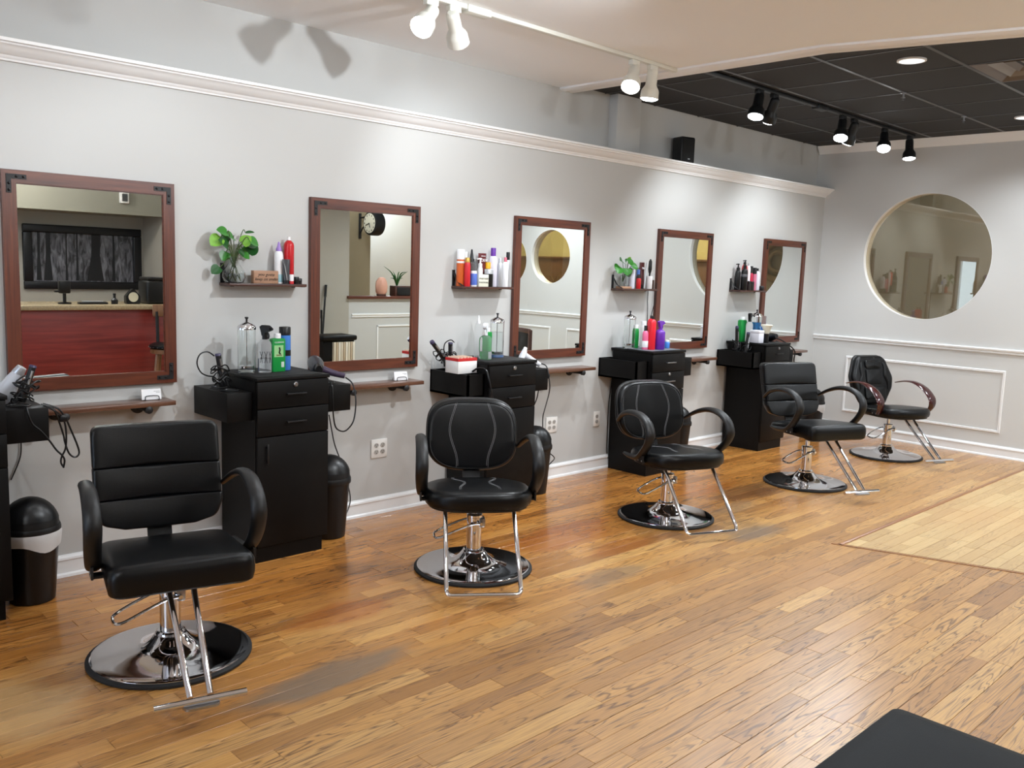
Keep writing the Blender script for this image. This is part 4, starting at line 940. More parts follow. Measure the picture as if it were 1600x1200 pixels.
# ------------------------------------------------------------------ products and tools
RX = Matrix.Rotation(PI/2, 4, 'X')
def bottle(name, label, x, y, z, h, d, body, cap, cap_h=.03, cap_d=None, kind='can', band=None, group='hair products', cat='bottle', sy=1, ang=0, cap2=None, taper=1):
    r = thing(name, label, cat, (x, y, z), ang, group); R = d/2; cap_d = cap_d or d*.6; C_ = cap_d/2; hb = h-cap_h
    if kind in ('can', 'pump', 'trigger', 'cone'):
        sh = min(.03, hb*.18) if C_ < R*.9 else .003
        prof = [(R*.93*taper, 0), (R*taper, .004), (R, hb-sh), (R*.92, hb-sh*.55), (C_+(R-C_)*.35, hb-sh*.15), (C_*.95, hb)]
        obj('body', G().lathe(prof, n=28, sy=sy), body, r)
    elif kind == 'flat':
        o_ = lambda k: round_poly([(-R*k, -R*sy*k), (R*k, -R*sy*k), (R*k, R*sy*k), (-R*k, R*sy*k)], R*sy*.35*k, 4)
        obj('body', G().loft([[(a, b, zz) for a, b in o_(k)] for k, zz in ((.95, 0), (1, .004), (1, hb-.012), (.93, hb-.004), (.6, hb))]), body, r)
    elif kind == 'tube':
        n = 24; rings = []
        for k in range(7):
            t = k/6; ax = R*(.8+.25*t); ay = R*(.7*(1-t)+.05)
            rings.append([(ax*math.cos(2*PI*i/n), ay*math.sin(2*PI*i/n), cap_h+t*hb) for i in range(n)])
        obj('body', G().loft(rings), body, r); obj('cap', G().lathe([(R*.72, 0), (R*.72, cap_h)], n=24, sy=.85), cap, r)
    elif kind == 'jar':
        obj('body', G().lathe([(R*.95, 0), (R, .003), (R, hb), (R*.94, hb+.001)], n=28), body, r)
    if kind in ('can', 'flat', 'jar'):
        obj('cap', G().lathe([(C_, hb-.001), (C_, h-.004), (C_*.9, h), (.001, h)], n=24, cap=True), cap, r)
    if kind == 'cone': obj('nozzle', G().lathe([(C_, hb-.001), (C_, hb+.012), (C_*.7, hb+.02), (C_*.35, h-.005), (C_*.25, h), (.0005, h)], n=20), cap, r)
    if kind == 'pump':
        c = obj('pump_collar', G().lathe([(C_, hb-.001), (C_, hb+cap_h*.4), (C_*.5, hb+cap_h*.45), (C_*.3, h-.008)], n=20), cap, r)
        obj('pump_spout', G().bbox(-C_*.7, C_*.7, -.008, .008, h-.012, h, .004).tube([(0, 0, h-.006), (-C_*2.2, 0, h-.008)], .004, 8), cap, c)
    if kind == 'trigger':
        c = obj('collar', G().lathe([(C_*.9, hb-.001), (C_*.9, hb+.02)], n=20), cap2 or cap, r)
        h_ = obj('trigger_head', G().prism([(-.040, .060), (-.036, .044), (-.012, .034), (-.010, .018), (.012, .018), (.016, .034), (.026, .062), (.010, .072), (-.025, .070)], lambda a, b, q: (a, q, hb+b*cap_h/.072), -.011, .011), cap, r)
        obj('trigger', G().tube([(-.012, 0, hb+cap_h*.52), (-.026, 0, hb+cap_h*.32), (-.022, 0, hb+cap_h*.05)], .005, 8, sub=4), cap, h_)
        obj('nozzle', G().lathe([(.008, 0), (.007, .012), (.001, .012)], (-.038, 0, hb+cap_h*.74), 12, mat=Matrix.Rotation(-PI/2, 4, 'Y')), cap2 or cap, h_)
    if band: obj('label_band', G().lathe([(R+.0004, hb*band[1]), (R+.0008, hb*band[1]+.001), (R+.0008, hb*band[2]), (R+.0004, hb*band[2]+.001)], n=28, sy=sy, cap=False), band[0], r)
    return r
m_leafs = [m_leaf, m_leaf2, m_leaf3]
def leaf(parent, base, tip, wid, mat, up=(0, -.5, 1), fold=.25):
    b = Vector(base); t = Vector(tip); d = t-b; L_ = d.length; d.normalize(); s = d.cross(Vector(up)).normalized(); n = s.cross(d)
    rows = []
    for k in range(9):
        q = k/8; w_ = 3.6*wid*(q**.55)*((1-q)**.8)
        w_ = max(w_, .0006); c = b+d*(q*L_*1.0)+n*(-.12*L_*q*q); 
        back = -.14*L_*math.exp(-5*q)*(1 if k else 0)
        rows.append([c+d*back-s*w_+n*fold*w_, c-s*w_*.5+n*fold*w_*.4, c, c+s*w_*.5+n*fold*w_*.4, c+d*back+s*w_+n*fold*w_])
    g = G(); g.loft(rows, False, False, closed=False); obj('leaf', g, mat, parent)

# --- shelf beside the second mirror
Zs = 1.375; ys_ = -.058
v = thing('potted_pothos', 'green pothos in a round glass vase on the first shelf', 'plant', (2.150, ys_, Zs), 0, 'plants')
obj('vase', G().lathe([(.03, 0), (.048, .004), (.058, .03), (.056, .055), (.034, .088), (.026, .105), (.032, .140), (.030, .140), (.024, .105), (.032, .086), (.0535, .055), (.0555, .03), (.046, .007), (.001, .006)], n=36), m_glass, v)
obj('water', G().lathe([(.001, .0065), (.045, .0075), (.0548, .03), (.0530, .05), (.001, .05)], n=36), m_water, v)
for k in range(7):
    a = k*.9; obj('root', G().tube([(.008*math.cos(a), .008*math.sin(a), .09), (.02*math.cos(a+.5), .02*math.sin(a+.5), .05), (.03*math.cos(a), .03*math.sin(a), .014)], .0018, 5, sub=4), m_stem, v)
LV = [((-.05, .245), (-.085, .03), .022, 0), ((-.078, .225), (-.045, -.03), .026, 2), ((.0, .225), (-.03, .01), .022, 0), ((.058, .22), (.035, -.015), .022, 0), ((-.045, .178), (-.04, .028), .026, 1), ((.06, .178), (.03, -.03), .02, 0),
      ((.088, .152), (.03, .03), .024, 1), ((.045, .150), (.028, -.02), .017, 0), ((-.075, .078), (-.065, -.045), .02, 1), ((.02, .165), (.025, -.02), .014, 1), ((.066, .255), (.018, .004), .008, 1), ((-.02, .205), (-.03, .03), .024, 0), ((.035, .195), (.02, .03), .022, 2), ((-.03, .155), (-.02, -.03), .02, 0), ((.075, .195), (.03, .0), .02, 1)]
random.seed(3)
for i, ((dx, dz), (vx, vz), wd, mi) in enumerate(LV):
    dy = random.uniform(-.05, .03); P0 = (dx, dy, dz); q = Vector((dx, dy, dz)); n = Vector((vx, random.uniform(-.02, .0), vz)).normalized()*max(.046, wd*2.7)
    obj('stem', G().tube([(0, 0, .07), (dx*.35, dy*.4, .12+.35*(dz-.12)+.02), (dx*.8, dy*.8, dz+.012), P0], .0022, 5, sub=5), m_stem, v)
    leaf(v, P0, q+n, wd, m_leafs[mi], up=(0, -.8, .7))
s = thing('wooden_sign', 'small kraft-coloured wooden sign with script lettering on the first shelf', 'sign', (2.318, -.066, Zs), 0, 'shelf signs')
obj('block', G().bbox(-.070, .070, -.014, .016, 0, .066, .002), m_kraft, s)
text('lettering', 'you gotta', .024, m_blk, s, (0, -.0146, .046), shear=.35); text('lettering', 'keep on smilin', .022, m_blk, s, (0, -.0146, .022), shear=.35)
m_red = plast(186, 24, 32, .28); m_lav = plast(150, 120, 190); m_pur = plast(96, 44, 150); m_green = plast(18, 140, 60); m_blue = plast(70, 130, 210)
bottle('mousse_can', 'white can with lilac nozzle on the first shelf', 2.408, -.050, Zs, .218, .047, m_white, m_lav, .048, .03, 'cone', (plast(150, 190, 200), .05, .28))
bottle('hairspray_can', 'tall red can with white tip on the first shelf', 2.470, -.045, Zs, .247, .054, m_red, m_white, .018, .018)
bottle('cream_tube', 'black and silver tube leaning before the red can on the first shelf', 2.430, -.088, Zs, .128, .044, plast(60, 60, 64, .2), m_blk, .02, None, 'tube')
bottle('wax_stick', 'tiny white-capped pot in front of the red can', 2.455, -.098, Zs, .05, .024, plast(190, 40, 48), m_white, .034, .024, 'jar', cat='jar')
bottle('pomade_jar', 'small black jar on the first shelf by the red can', 2.490, -.085, Zs, .038, .03, m_blk, m_blk, .014, .03, 'jar', cat='jar')
bottle('pomade_jar', 'small black jar at the right end of the first shelf', 2.520, -.062, Zs, .030, .034, m_blk, plast(46, 46, 50), .012, .035, 'jar', cat='jar')
# --- shelf beside the middle mirror
bottle('hairspray_can', 'orange can with white cap on the crowded shelf', 3.672, -.048, Zs, .228, .052, plast(206, 98, 44), m_white, .062, .05, 'can', (m_white, .86, .93))
bottle('lotion_bottle', 'red bottle with gold cap on the crowded shelf', 3.690, -.092, Zs, .178, .040, plast(196, 34, 44), m_gold, .028, .032)
bottle('lotion_bottle', 'clear white bottle standing behind the red one on the crowded shelf', 3.730, -.028, Zs, .215, .032, m_clearpl, m_white, .05, .02)
bottle('sleek_bottle', 'black bottle with pointed nozzle on the crowded shelf', 3.765, -.045, Zs, .232, .048, m_blk, m_blk, .075, .034, 'cone')
bottle('sleek_bottle', 'blue and white bottle with red mark on the crowded shelf', 3.742, -.095, Zs, .148, .042, plast(232, 234, 238), m_clearpl, .05, .036, 'can', (plast(84, 112, 196), .1, .82))
bottle('pump_bottle', 'white pump bottle behind the cream sign on the crowded shelf', 3.825, -.060, Zs, .18, .036, m_white, m_white, .06, .026, 'pump')
sg = thing('desk_sign', 'square cream sign lettered about bossy and motivating', 'sign', (3.815, -.100, Zs), 0, 'shelf signs'); obj('block', G().bbox(-.041, .041, -.010, .010, 0, .077, .002), plast(222, 222, 206, .6), sg)
text('lettering', "I'M NOT BOSSY", .0155, plast(70, 70, 66), sg, (0, -.0106, .050), sx=.72); text('lettering', "I'M MOTIVATING", .0145, plast(70, 70, 66), sg, (0, -.0106, .026), sx=.72)
r = bottle('cream_tube', 'dark red tube lettered CREW on the crowded shelf', 3.862, -.036, Zs, .21, .066, plast(92, 26, 28), m_blk, .03, None, 'tube')
text('lettering', 'CREW', .026, m_white, r, (0, -.0215, .165), rot=(PI/2-.10, 0, 0), sx=.75)
text('lettering', 'AMERICAN', .009, m_white, r, (0, -.0105, .192), rot=(PI/2-.10, 0, 0), sx=.85)
bottle('pomade_jar', 'black jar with silver lid on the crowded shelf', 3.875, -.088, Zs, .112, .056, m_blk, m_silv, .03, .058, 'jar', cat='jar')
bottle('pomade_jar', 'little yellow-capped pot behind the silver lid on the crowded shelf', 3.905, -.045, Zs, .155, .036, m_blk, plast(232, 170, 30), .04, .036, 'can')
bottle('hairspray_can', 'white can with purple cap on the crowded shelf', 3.945, -.050, Zs, .248, .058, plast(214, 212, 226), m_pur, .052, .034)
bottle('sleek_bottle', 'silver and white slim bottle on the crowded shelf', 3.985, -.075, Zs, .185, .038, m_silv, m_silv, .03, .024)
bottle('sleek_bottle', 'white bottle with pink tip on the crowded shelf', 4.022, -.085, Zs, .190, .042, m_white, plast(220, 110, 130), .028, .018)
bottle('sleek_bottle', 'silver bottle with black spray top at the end of the crowded shelf', 4.058, -.070, Zs, .225, .036, m_silv, m_blk, .05, .024)
# --- shelf beside the fourth mirror
v = thing('potted_pothos', 'small leafy cutting in tube vases on a wooden stand on the third shelf', 'plant', (5.285, ys_, Zs), 0, 'plants')
obj('stand', G().bbox(-.06, .05, -.035, .03, 0, .016, .002), m_kraft, v)
for dx in (-.022, .03): obj('tube_vase', G().lathe([(.018, .016), (.02, .02), (.02, .10), (.0185, .10), (.0185, .022), (.001, .022)], (dx, 0, 0), 20), m_glass, v)
for k, (dx, dz, vx, vz, wd, mi) in enumerate(((-.06, .16, -.06, -.03, .03, 0), (-.05, .20, -.05, .01, .022, 1), (-.02, .15, -.01, -.05, .03, 0), (.02, .14, .03, -.05, .032, 1), (.02, .19, .03, .02, .022, 0), (.04, .17, .06, -.01, .022, 0), (.035, .205, .0, .03, .012, 2), (-.01, .185, -.03, .03, .02, 1), (-.10, .145, -.04, -.03, .024, 0))):
    dy = -.015*(k % 3); obj('stem', G().tube([(-.022, 0, .05), (dx*.5, dy*.5, .12), (dx, dy, dz)], .002, 5, sub=4), m_stem, v); leaf(v, (dx, dy, dz), (dx+vx, dy-.02, dz+vz), wd, m_leafs[mi], up=(-.3, -.8, .6))
bottle('sleek_bottle', 'white bottle with dark cap on the third shelf', 5.380, -.052, Zs, .195, .050, plast(216, 218, 232), plast(60, 60, 70), .02, .022)
bottle('lotion_bottle', 'small red bottle with black cap on the third shelf', 5.415, -.092, Zs, .108, .036, m_red, m_blk, .028, .026)
bottle('lotion_bottle', 'blue-topped small bottle on the third shelf', 5.460, -.050, Zs, .145, .03, m_blk, plast(72, 110, 180), .05, .026)
r = bottle('cream_tube', 'dark red tube at the back of the third shelf', 5.520, -.035, Zs, .20, .06, plast(72, 30, 30), m_blk, .03, None, 'tube'); text('lettering', 'CREW', .02, m_white, r, (0, -.02, .155), rot=(PI/2-.10, 0, 0), sx=.8)
t = thing('hair_comb', 'silver stick leaning on the third shelf', 'comb', (5.500, -.080, Zs)); obj('shaft', G().tube([(0, 0, .004), (.045, .02, .19)], .005, 8), m_silv, t); obj('tip', G().tube([(.045, .02, .19), (.05, .022, .205)], [.005, .001], 8), m_silv, t)
t = thing('round_brush', 'black brush standing in the white cup on the third shelf', 'brush', (5.568, -.075, Zs)); obj('handle', G().tube([(0, 0, .006), (.002, .0, .12)], .007, 10), m_blk, t); obj('bristle_head', G().tube([(.002, 0, .12), (.003, 0, .15), (.004, 0, .21), (.004, 0, .228)], [.009, .015, .013, .004], 14), m_blk, t)
g = G().lathe([(.022, 0), (.024, .003), (.025, .098), (.0225, .098), (.0215, .004), (.0005, .004)], n=24); tag(obj('cup', g, m_white, loc=(5.568, -.075, Zs)), 'white cup holding the black brush on the third shelf', 'cup')
bottle('pomade_jar', 'brown jar with clear lid at the right end of the third shelf', 5.618, -.065, Zs, .118, .036, plast(70, 50, 44), m_clearpl, .05, .036, 'jar', cat='jar')
# --- shelf beside the farthest mirror
bottle('pump_bottle', 'plain black pump bottle, left one on the last shelf', 6.875, -.040, Zs, .23, .048, m_blk, m_blk, .06, .03, 'pump')
bottle('pump_bottle', 'black pump bottle with round badge on the last shelf', 6.915, -.082, Zs, .262, .056, m_blk, m_blk, .075, .03, 'pump', (plast(90, 92, 98), .62, .74))
bottle('hairspray_can', 'tall red bottle with black top on the last shelf', 6.962, -.050, Zs, .245, .048, plast(214, 40, 46), m_blk, .022, .026)
bottle('sleek_bottle', 'white and silver slim bottle on the last shelf', 7.012, -.060, Zs, .235, .036, m_white, m_silv, .02, .02)
bottle('lotion_bottle', 'crimson bottle with black cap on the last shelf', 7.062, -.060, Zs, .212, .034, plast(190, 36, 70), m_blk, .06, .026)
bottle('lotion_bottle', 'pale pink bottle with black cap on the last shelf', 7.110, -.066, Zs, .20, .036, plast(206, 120, 146), m_blk, .055, .034)
bottle('sleek_bottle', 'white bottle with small black tip on the last shelf', 7.165, -.062, Zs, .195, .044, plast(226, 224, 236), m_blk, .024, .016)
bottle('pomade_jar', 'dark jar in front of the red bottle on the last shelf', 6.975, -.100, Zs, .08, .036, plast(46, 38, 38), m_blk, .02, .036, 'jar', cat='jar')
bottle('pomade_jar', 'dark jar in front of the slim silver bottle on the last shelf', 7.022, -.100, Zs, .077, .034, plast(38, 34, 34), m_blk, .02, .034, 'jar', cat='jar')
bottle('pomade_jar', 'short black pot, left of the pair ending the last shelf', 7.188, -.096, Zs, .04, .036, m_blk, plast(40, 42, 46), .014, .037, 'jar', cat='jar')
bottle('pomade_jar', 'short black pot, right of the pair ending the last shelf', 7.230, -.080, Zs, .038, .036, m_blk, plast(40, 42, 46), .014, .037, 'jar', cat='jar')

# --- cabinet tops
Zc = .931
def jar(label, x, y, liquid=None, lv=.15, base=None):
    r = thing('disinfectant_jar', label, 'jar', (x, y, Zc), 0, 'glass disinfectant jars')
    obj('glass', G().lathe([(.040, 0), (.044, .004), (.044, .225), (.0415, .225), (.0415, .010), (.001, .009)], n=40), m_glass, r)
    l = obj('lid', G().lathe([(.046, .218), (.046, .232), (.040, .240), (.014, .252), (.006, .256)], n=32), m_chrome, r)
    obj('knob', G().lathe([(.005, .254), (.005, .268), (.010, .276), (.008, .280), (.001, .281)], n=16), m_blk, l)
    obj('lift_rod', G().tube([(0, 0, .02), (0, 0, .245)], .002, 6), m_steel, r)
    obj('lift_tray', G().lathe([(.036, .022), (.037, .024), (.037, .034), (.035, .036), (.001, .036)], n=28), m_chrome, r)
    if liquid: obj('liquid', G().lathe([(.001, .0105), (.041, .0105), (.041, lv), (.001, lv)], n=40), liquid, r)
    if base: obj('base_ring', G().lathe([(.046, 0), (.046, .014), (.0445, .016)], n=32), base, r)
jar('empty clear glass jar with chrome lid on the second cabinet', 2.150, -.19)
r = bottle('spray_bottle', 'clear spray bottle with black trigger and scissor print', 2.236, -.215, Zc, .240, .066, m_clearpl, m_blk, .072, .03, 'trigger', cat='spray bottle', group='spray bottles', ang=1.9)
obj('water', G().lathe([(.001, .004), (.0315, .005), (.0315, .07), (.001, .07)], n=28), m_water, r)
for a in (-2.6, -1.9, -1.2):
    c, s_ = math.cos(a-1.9), math.sin(a-1.9); t = Vector((-s_, c, 0))
    for q in (-1, 1): obj('printed_scissors', G().tube([Vector((c*.0336, s_*.0336, .05))+t*.006*q, Vector((c*.0336, s_*.0336, .085)), Vector((c*.0336, s_*.0336, .108))-t*.008*q], .0014, 5), m_blk, r)
r = bottle('talc_bottle', 'green flat bottle with white cap on the second cabinet', 2.312, -.205, Zc, .195, .076, m_green, m_white, .024, .036, 'flat', sy=.5)
obj('front_label', G().box(-.028, .024, -.0198, -.0190, .075, .135), plast(150, 200, 140), r); obj('price_sticker', G().box(.012, .028, -.0198, -.0190, .022, .05), plast(200, 210, 200), r)
text('lettering', 'CLUBMAN', .011, m_white, r, (.0, -.0196, .150)); text('lettering', 'PINAUD', .009, plast(150, 40, 40), r, (0, -.0204, .084))
obj('printed_figure', G().tube([(0, -.0202, .125), (.004, -.0202, .112), (0, -.0202, .098), (.006, -.0202, .090)], .004, 6), m_blk, r)
r = bottle('hairspray_can', 'blue can with black cap on the second cabinet', 2.378, -.165, Zc, .225, .060, m_blue, m_blk, .042, .060)
obj('front_label', G().lathe([(.0304, .075), (.0306, .075), (.0306, .105), (.0304, .105)], n=28, cap=False), m_blk, r)
# third cabinet
jar('clear glass jar filled with liquid and blue base on the middle cabinet', 3.888, -.17, m_water, .16, plast(60, 84, 120))
bottle('talc_bottle', 'narrow green bottle with white cap on the middle cabinet', 3.815, -.165, Zc, .188, .042, m_green, m_white, .024, .026, 'flat', sy=.9)
r = bottle('spray_bottle', 'clear round-bellied spray bottle with white trigger on the middle cabinet', 3.722, -.245, Zc, .225, .080, m_clearpl, plast(222, 226, 230), .075, .026, 'trigger', cat='spray bottle', group='spray bottles', ang=.6)
obj('water', G().lathe([(.001, .004), (.037, .005), (.038, .05), (.001, .05)], n=28), m_water, r)
bottle('lotion_bottle', 'clear bottle with white cap at the back of the middle cabinet', 3.790, -.10, Zc, .262, .05, m_clearpl, m_white, .05, .024, 'cone')
bx = thing('carton', 'white and red carton on the middle cabinet side box', 'box', (3.536, -.235, .858), -.0)
obj('box_body', G().bbox(-.075, .075, -.06, .06, 0, .075, .002), plast(226, 224, 222, .6), bx); obj('red_band', G().box(-.0753, .0753, -.0603, .0603, .075, .092), plast(190, 40, 40, .5), bx)
for k in range(5): obj('card', G().box(-.065+k*.026, -.06+k*.026, -.05, .05, .09, .10), plast(226, 214, 190, .6), bx)
# fourth cabinet
jar('empty clear glass jar with dark knob on the fourth cabinet', 5.288, -.13)
bottle('lotion_bottle', 'pink bottle with black cap on the fourth cabinet', 5.322, -.255, Zc, .178, .046, plast(226, 110, 150), m_blk, .038, .026, 'can', (m_white, .12, .45))
bottle('hairspray_can', 'tall red bottle with black tip, front one on the fourth cabinet', 5.362, -.285, Zc, .25, .054, plast(222, 36, 52), m_blk, .022, .018)
bottle('hairspray_can', 'tall red bottle with black tip, back one on the fourth cabinet', 5.408, -.235, Zc, .25, .054, plast(214, 40, 56), m_blk, .022, .018)
bottle('spray_bottle', 'purple spray bottle on the fourth cabinet', 5.440, -.30, Zc, .215, .078, plast(98, 40, 158), plast(104, 46, 164), .065, .03, 'trigger', cat='spray bottle', group='spray bottles', ang=PI, taper=1.0)
bottle('talc_bottle', 'green bottle with white cap hidden behind the pink bottle', 5.365, -.13, Zc, .175, .05, m_green, m_white, .026, .034)
bottle('lotion_bottle', 'white bottle with square cap behind the red bottles', 5.47, -.12, Zc, .20, .05, m_white, m_white, .03, .04)
bottle('short_can', 'short blue can with white lid at the right of the fourth cabinet', 5.600, -.25, Zc, .062, .046, m_blue, m_white, .012, .034)
# fifth cabinet
jar('glass jar half full of blue liquid on the last cabinet', 6.985, -.19, m_blueliq, .17)
bottle('lotion_bottle', 'blue and clear bottle on the last cabinet beside the jar', 7.076, -.20, Zc, .225, .066, m_blue, m_clearpl, .08, .06, 'can')
bottle('talc_bottle', 'green bottle with white cap on the last cabinet', 6.862, -.125, Zc, .215, .085, m_green, m_white, .026, .04, 'flat', sy=.5)
bottle('spray_bottle', 'spray bottle with black trigger on the last cabinet', 6.890, -.18, Zc, .25, .06, m_clearpl, m_blk, .075, .03, 'trigger', cat='spray bottle', group='spray bottles', ang=3.4)
wb = thing('tissue_box', 'white box on the last cabinet', 'box', (6.872, -.27, Zc)); obj('box_body', G().bbox(-.04, .04, -.045, .045, 0, .085, .004), plast(222, 222, 232, .5), wb); obj('lid', G().bbox(-.042, .042, -.047, .047, .085, .108, .004), plast(228, 228, 236, .5), wb)
nb = thing('neck_brush', 'cream neck brush with black handle on the last cabinet', 'brush', (6.965, -.305, Zc)); obj('handle', G().lathe([(.024, 0), (.026, .004), (.022, .04), (.026, .075), (.020, .08)], n=24), m_blk, nb)
obj('bristles', G().lathe([(.022, .08), (.028, .10), (.038, .13), (.050, .150), (.048, .156), (.001, .160)], n=28), pmat('brush_bristles', srgb(226, 220, 200), .8, bump=.8, bscale=180), nb)

# --- hair tools
def dryer(label, x, y, z, rz, body, mats=None, nozzle=None, cord=None, tilt=0, sc=1, hand=None, hmat=None):
    r = thing('hair_dryer', label, 'hair dryer', (x, y, z), rz, 'hair dryers'); Rm = Matrix.Rotation(PI/2+tilt, 4, 'Y')
    obj('barrel', G().lathe([(.03, -.09), (.042, -.085), (.046, -.05), (.046, 0), (.036, .06), (.030, .09), (.026, .09)], (0, 0, .05), 28, mat=Rm), body, r)
    obj('nozzle', G().lathe([(.030, .085), (.032, .09), (.024, .13), (.020, .13)], (0, 0, .05), 24, sy=.8, mat=Rm), nozzle or m_blk, r)
    obj('air_intake', G().lathe([(.03, -.092), (.04, -.088), (.001, -.093)], (0, 0, .05), 24, mat=Rm), m_gap, r)
    for c in r.children: c.scale = (sc,)*3
    if hand: obj('handle', G().tube([Matrix.Rotation(-rz, 3, 'Z') @ Vector(p) for p in hand], [.019, .018, .014], 12, sub=3), hmat or body, r)
    if cord: obj('cord', G().tube([Vector(p)-Vector((x, y, z)) for p in cord], .004, 8, sub=5), m_blk, r).rotation_euler = (0, 0, -rz)
    return r
r = dryer('floral black hair dryer resting on the second cabinet side box', 2.545, -.20, .905, -2.0, pmat('floral_shell', srgb(46, 48, 56), .3, var=.9, vscale=40), tilt=.1, sc=.9, hand=[(.02, 0, .03), (.07, -.04, .005), (.125, -.085, -.012)], hmat=pmat('floral_handle', srgb(70, 58, 80), .3, var=.6, vscale=30))
c2a = [(2.664,-.300,.887),(2.689,-.330,.854),(2.690,-.360,.771),(2.673,-.370,.670),(2.637,-.370,.622),(2.601,-.370,.612),(2.561,-.370,.636),(2.545,-.370,.699),(2.540,-.370,.784),(2.542,-.360,.850),(2.549,-.330,.873)]
def cord(label, pts, rad=.004, plug=None):
    o_ = Vector(pts[0]); r = thing('power_cord', label, 'cord', o_, 0, 'power cords'); obj('cable', G().tube([Vector(p)-o_ for p in pts], rad, 8, sub=5), m_blk, r)
    if plug is not None:
        q = Vector(pts[plug])-o_; obj('plug', G().bbox(q.x-.016, q.x+.016, q.y-.012, q.y+.012, q.z-.014, q.z+.014, .005), m_blk, r)
cord('black dryer cord hanging in a loop beside the second cabinet', c2a)
cord('black cord falling down the wall beside the second bin', [(2.716,-.060,.646),(2.733,-.060,.564),(2.762,-.050,.467),(2.813,-.040,.358),(2.840,-.040,.279),(2.865,-.050,.179),(2.863,-.060,.116),(2.824,-.080,.059),(2.764,-.100,.006)], .0035, 3)
cord('black cord dropping from the middle cabinet past the cream outlet', [(4.172,-.300,.887),(4.190,-.330,.869),(4.190,-.355,.800),(4.211,-.345,.711),(4.430,-.100,.533),(4.467,-.050,.454),(4.482,-.050,.293),(4.512,-.050,.229),(4.602,-.050,.163),(4.553,-.060,.129),(4.469,-.080,.093),(4.418,-.100,.030)], .004, 11)
cord('short black cord tucked behind the middle cabinet', [(4.261,-.200,.712),(4.297,-.150,.630),(4.300,-.120,.573)])
cord('black cord looping over the side of the middle cabinet', [(3.570,-.300,.868),(3.590,-.33,.890),(3.603,-.385,.885),(3.605,-.415,.824),(3.630,-.420,.725),(3.655,-.420,.625)], .006)
cord('black cord running down left of the fourth cabinet', [(5.245,-.02,.671),(5.225,-.02,.549),(5.218,-.02,.451),(5.222,-.02,.200),(5.228,-.02,.11)], .004)
cord('thin black cable under the third shelf', [(5.650,-.008,1.365),(5.650,-.008,1.280),(5.659,-.008,1.180),(5.665,-.008,.94)], .003)
cord('slanting black cable beside the fourth mirror frame', [(5.730,-.03,1.420),(5.715,-.03,1.280),(5.681,-.02,1.129),(5.674,-.02,.94)], .003)
cord('black cord arching off the last cabinet', [(7.20,-.22,.945),(7.26,-.25,.955),(7.34,-.30,.91),(7.40,-.350,.846),(7.40,-.350,.760),(7.43,-.35,.68)], .006)
cord('grey cord hanging off the last cabinet side', [(7.23,-.25,.935),(7.30,-.355,.876),(7.27,-.355,.784),(7.25,-.355,.70)], .004)
def iron(label, a, b, kind=0, wrap=None):
    a = Vector(a); b = Vector(b); d = (b-a); r = thing('curling_iron', label, 'curling iron', b, 0, 'curling irons and clippers'); A = a-b
    obj('handle', G().tube([A*0, A*.1, A*.5, A*.55], [.015, .018, .017, .013], 12), m_blk, r)
    obj('barrel', G().tube([A*.5, A*.96], .014, 14), m_arm, r); obj('tip', G().tube([A*.94, A*1.0], [.016, .013], 12), plast(60, 54, 84), r)
    obj('clamp', G().tube([A*.45+Vector((0, -.017, 0)), A*.85+Vector((0, -.015, 0))], .005, 8), m_steel, r)
    if wrap:
        random.seed(wrap); P = []
        for k in range(46):
            t = k*.8; q = A*(.05+.6*(k/46)); P.append(q+Vector((math.cos(t)*(.026+random.random()*.028), math.sin(t)*(.022+random.random()*.02), random.uniform(-.022, .022))))
        obj('wrapped_cord', G().tube(P, .0032, 6, sub=3), m_blk, r)
iron('black curling iron upright on the first cabinet side box', (1.150, -.25, 1.026), (1.098, -.25, .875), 0, 5)
iron('dark floral curling iron on the second cabinet side box', (1.992, -.20, 1.035), (2.020, -.20, .872), 0, 11)
iron('black curling iron tilted left with tangled cord on the middle cabinet side box', (3.385, -.13, 1.045), (3.545, -.13, .875), 0, 21)
iron('second black curling iron standing by the white carton', (3.560, -.10, 1.030), (3.566, -.10, .872), 0, 8)
iron('black clipper bundle on the last cabinet side tray', (6.74, -.15, 1.07), (6.765, -.15, .745), 0, 31)
iron('second black tool bundle on the last cabinet side tray', (6.80, -.23, 1.02), (6.755, -.23, .745), 0, 41)
for p_, l in ((((1.983,-.180,1.022),(1.947,-.180,1.044),(1.909,-.180,1.031),(1.895,-.180,.990),(1.913,-.180,.946),(1.946,-.180,.926),(1.985,-.180,.915),(2.01,-.19,.868)), 'thin black cord loop arching over the second cabinet side box'),
              (((3.548,-.15,1.034),(3.52,-.15,1.05),(3.475,-.15,1.03),(3.47,-.15,.98),(3.50,-.15,.95),(3.53,-.15,.90),(3.53,-.16,.862)), 'thin black cord loop behind the white carton')): cord(l, list(p_), .0035)
m_dwhite = plast(206, 208, 214, .3)
r = dryer('white hair dryer on the first cabinet side box', 1.075, -.16, .885, -.5, m_dwhite, nozzle=m_silv, tilt=-1.0, sc=.8)
obj('handle', G().tube([(0, 0, .02), (-.03, -.03, -.01), (-.05, -.06, -.015)], [.02, .018, .014], 12, sub=3), m_dwhite, r)
r = dryer('white hair dryer on the middle cabinet right side box', 4.095, -.20, .895, .3, m_dwhite, nozzle=m_white, tilt=-1.0, sc=.55)
obj('handle', G().tube([(.0, -.02, .04), (.04, -.07, .0), (.06, -.10, -.02)], [.02, .018, .014], 12, sub=3), m_dwhite, r)
r = dryer('black hair dryer with wide nozzle on the last cabinet', 7.170, -.24, .930, -2.2, m_blk, tilt=-.15, sc=.8)
obj('handle', G().tube([(-.03, .0, .04), (-.05, -.06, .015), (-.06, -.12, .008)], [.02, .018, .014], 12, sub=3), m_blk, r)
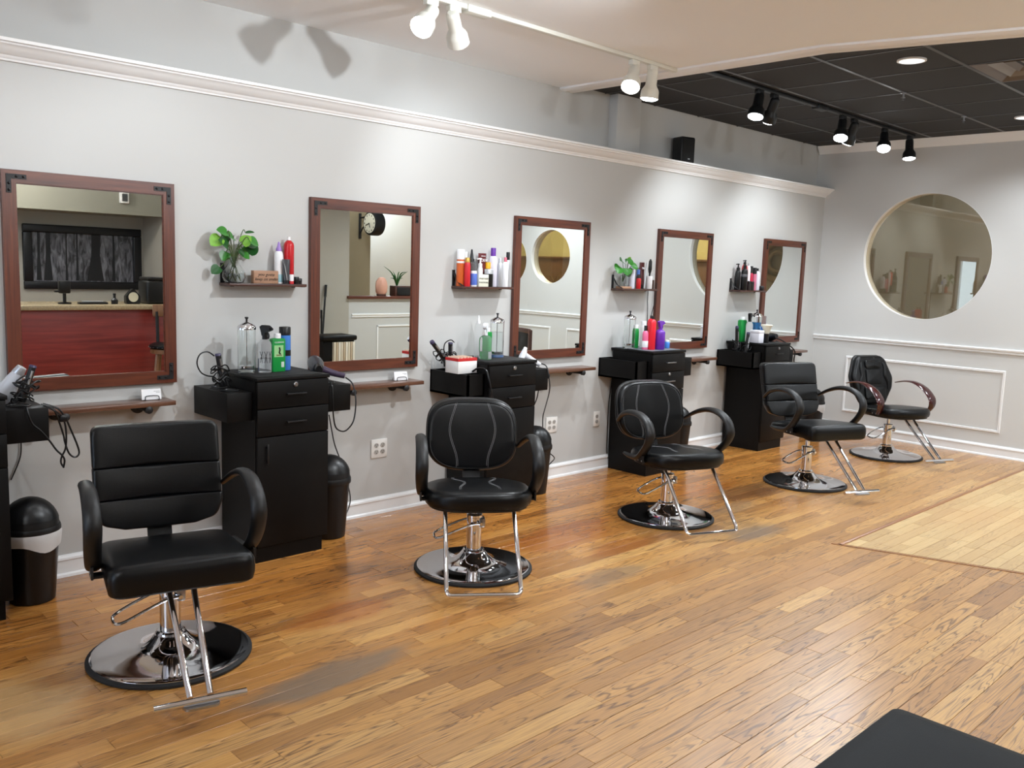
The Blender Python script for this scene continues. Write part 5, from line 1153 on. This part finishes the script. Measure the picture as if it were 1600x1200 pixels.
c1a = [(1.092,-.345,.865),(1.094,-.360,.836),(1.109,-.360,.795),(1.139,-.360,.763),(1.170,-.360,.720),(1.196,-.360,.677),(1.218,-.360,.651),(1.227,-.360,.628),(1.221,-.360,.598)]
cord('black cord hanging from the first cabinet side box', c1a, .004)
cord('long black cord loop hanging under the leftmost ledge', [(1.16,-.30,.866),(1.205,-.30,.845),(1.227,-.30,.790),(1.244,-.30,.727),(1.250,-.30,.691),(1.265,-.30,.643),(1.288,-.30,.624),(1.305,-.30,.638),(1.299,-.30,.675),(1.273,-.30,.750),(1.255,-.30,.797),(1.225,-.30,.842),(1.17,-.29,.866)], .004)
cord('short black cord with plug beside the leftmost ledge', [(1.17,-.33,.86),(1.20,-.345,.84),(1.236,-.33,.803),(1.246,-.33,.742),(1.242,-.33,.676),(1.225,-.33,.638),(1.222,-.33,.613),(1.233,-.33,.591)], .004, 2)
cord('faint cord on the wall beside the first cabinet', [(1.157,-.01,.70),(1.156,-.01,.618),(1.144,-.01,.566),(1.111,-.01,.491)], .003)
# card holders
for x, l in ((1.715, 'white business cards in a wire holder on the leftmost ledge'), (3.205, 'white business cards in a wire holder on the second ledge')):
    r = thing('card_holder', l, 'card holder', (x, -.075, .81), -.1, 'business card holders')
    st = obj('card_stack', G().prism([(-.004, .004), (.012, .004), (.026, .052), (.010, .052)], lambda a, b, q: (q, a, b), -.045, .045), m_white, r, sm=False)
    obj('wire', G().tube([(-.032, -.012, .002), (-.032, -.010, .012), (-.024, -.008, .022), (.024, -.008, .022), (.032, -.010, .012), (.032, -.012, .002)], .002, 6, sub=3).tube([(-.032, -.012, .003), (-.032, .045, .003), (-.02, .042, .035), (.02, .042, .035), (.032, .045, .003), (.032, -.012, .003)], .002, 6), m_iron, r)
    obj('logo', G().lathe([(.007, 0), (.007, .0006)], (-.028, .0070, .039), 20, mat=Matrix.Rotation(PI/2-.28, 4, 'X')), m_blk, st)
    for k, (x0, x1) in enumerate(((.012, .040), (.022, .040))): obj('print_line', G().box(x0, x1, .0068-.0018*k, .0076-.0018*k, .040-.006*k, .0425-.006*k), plast(90, 90, 96), st)
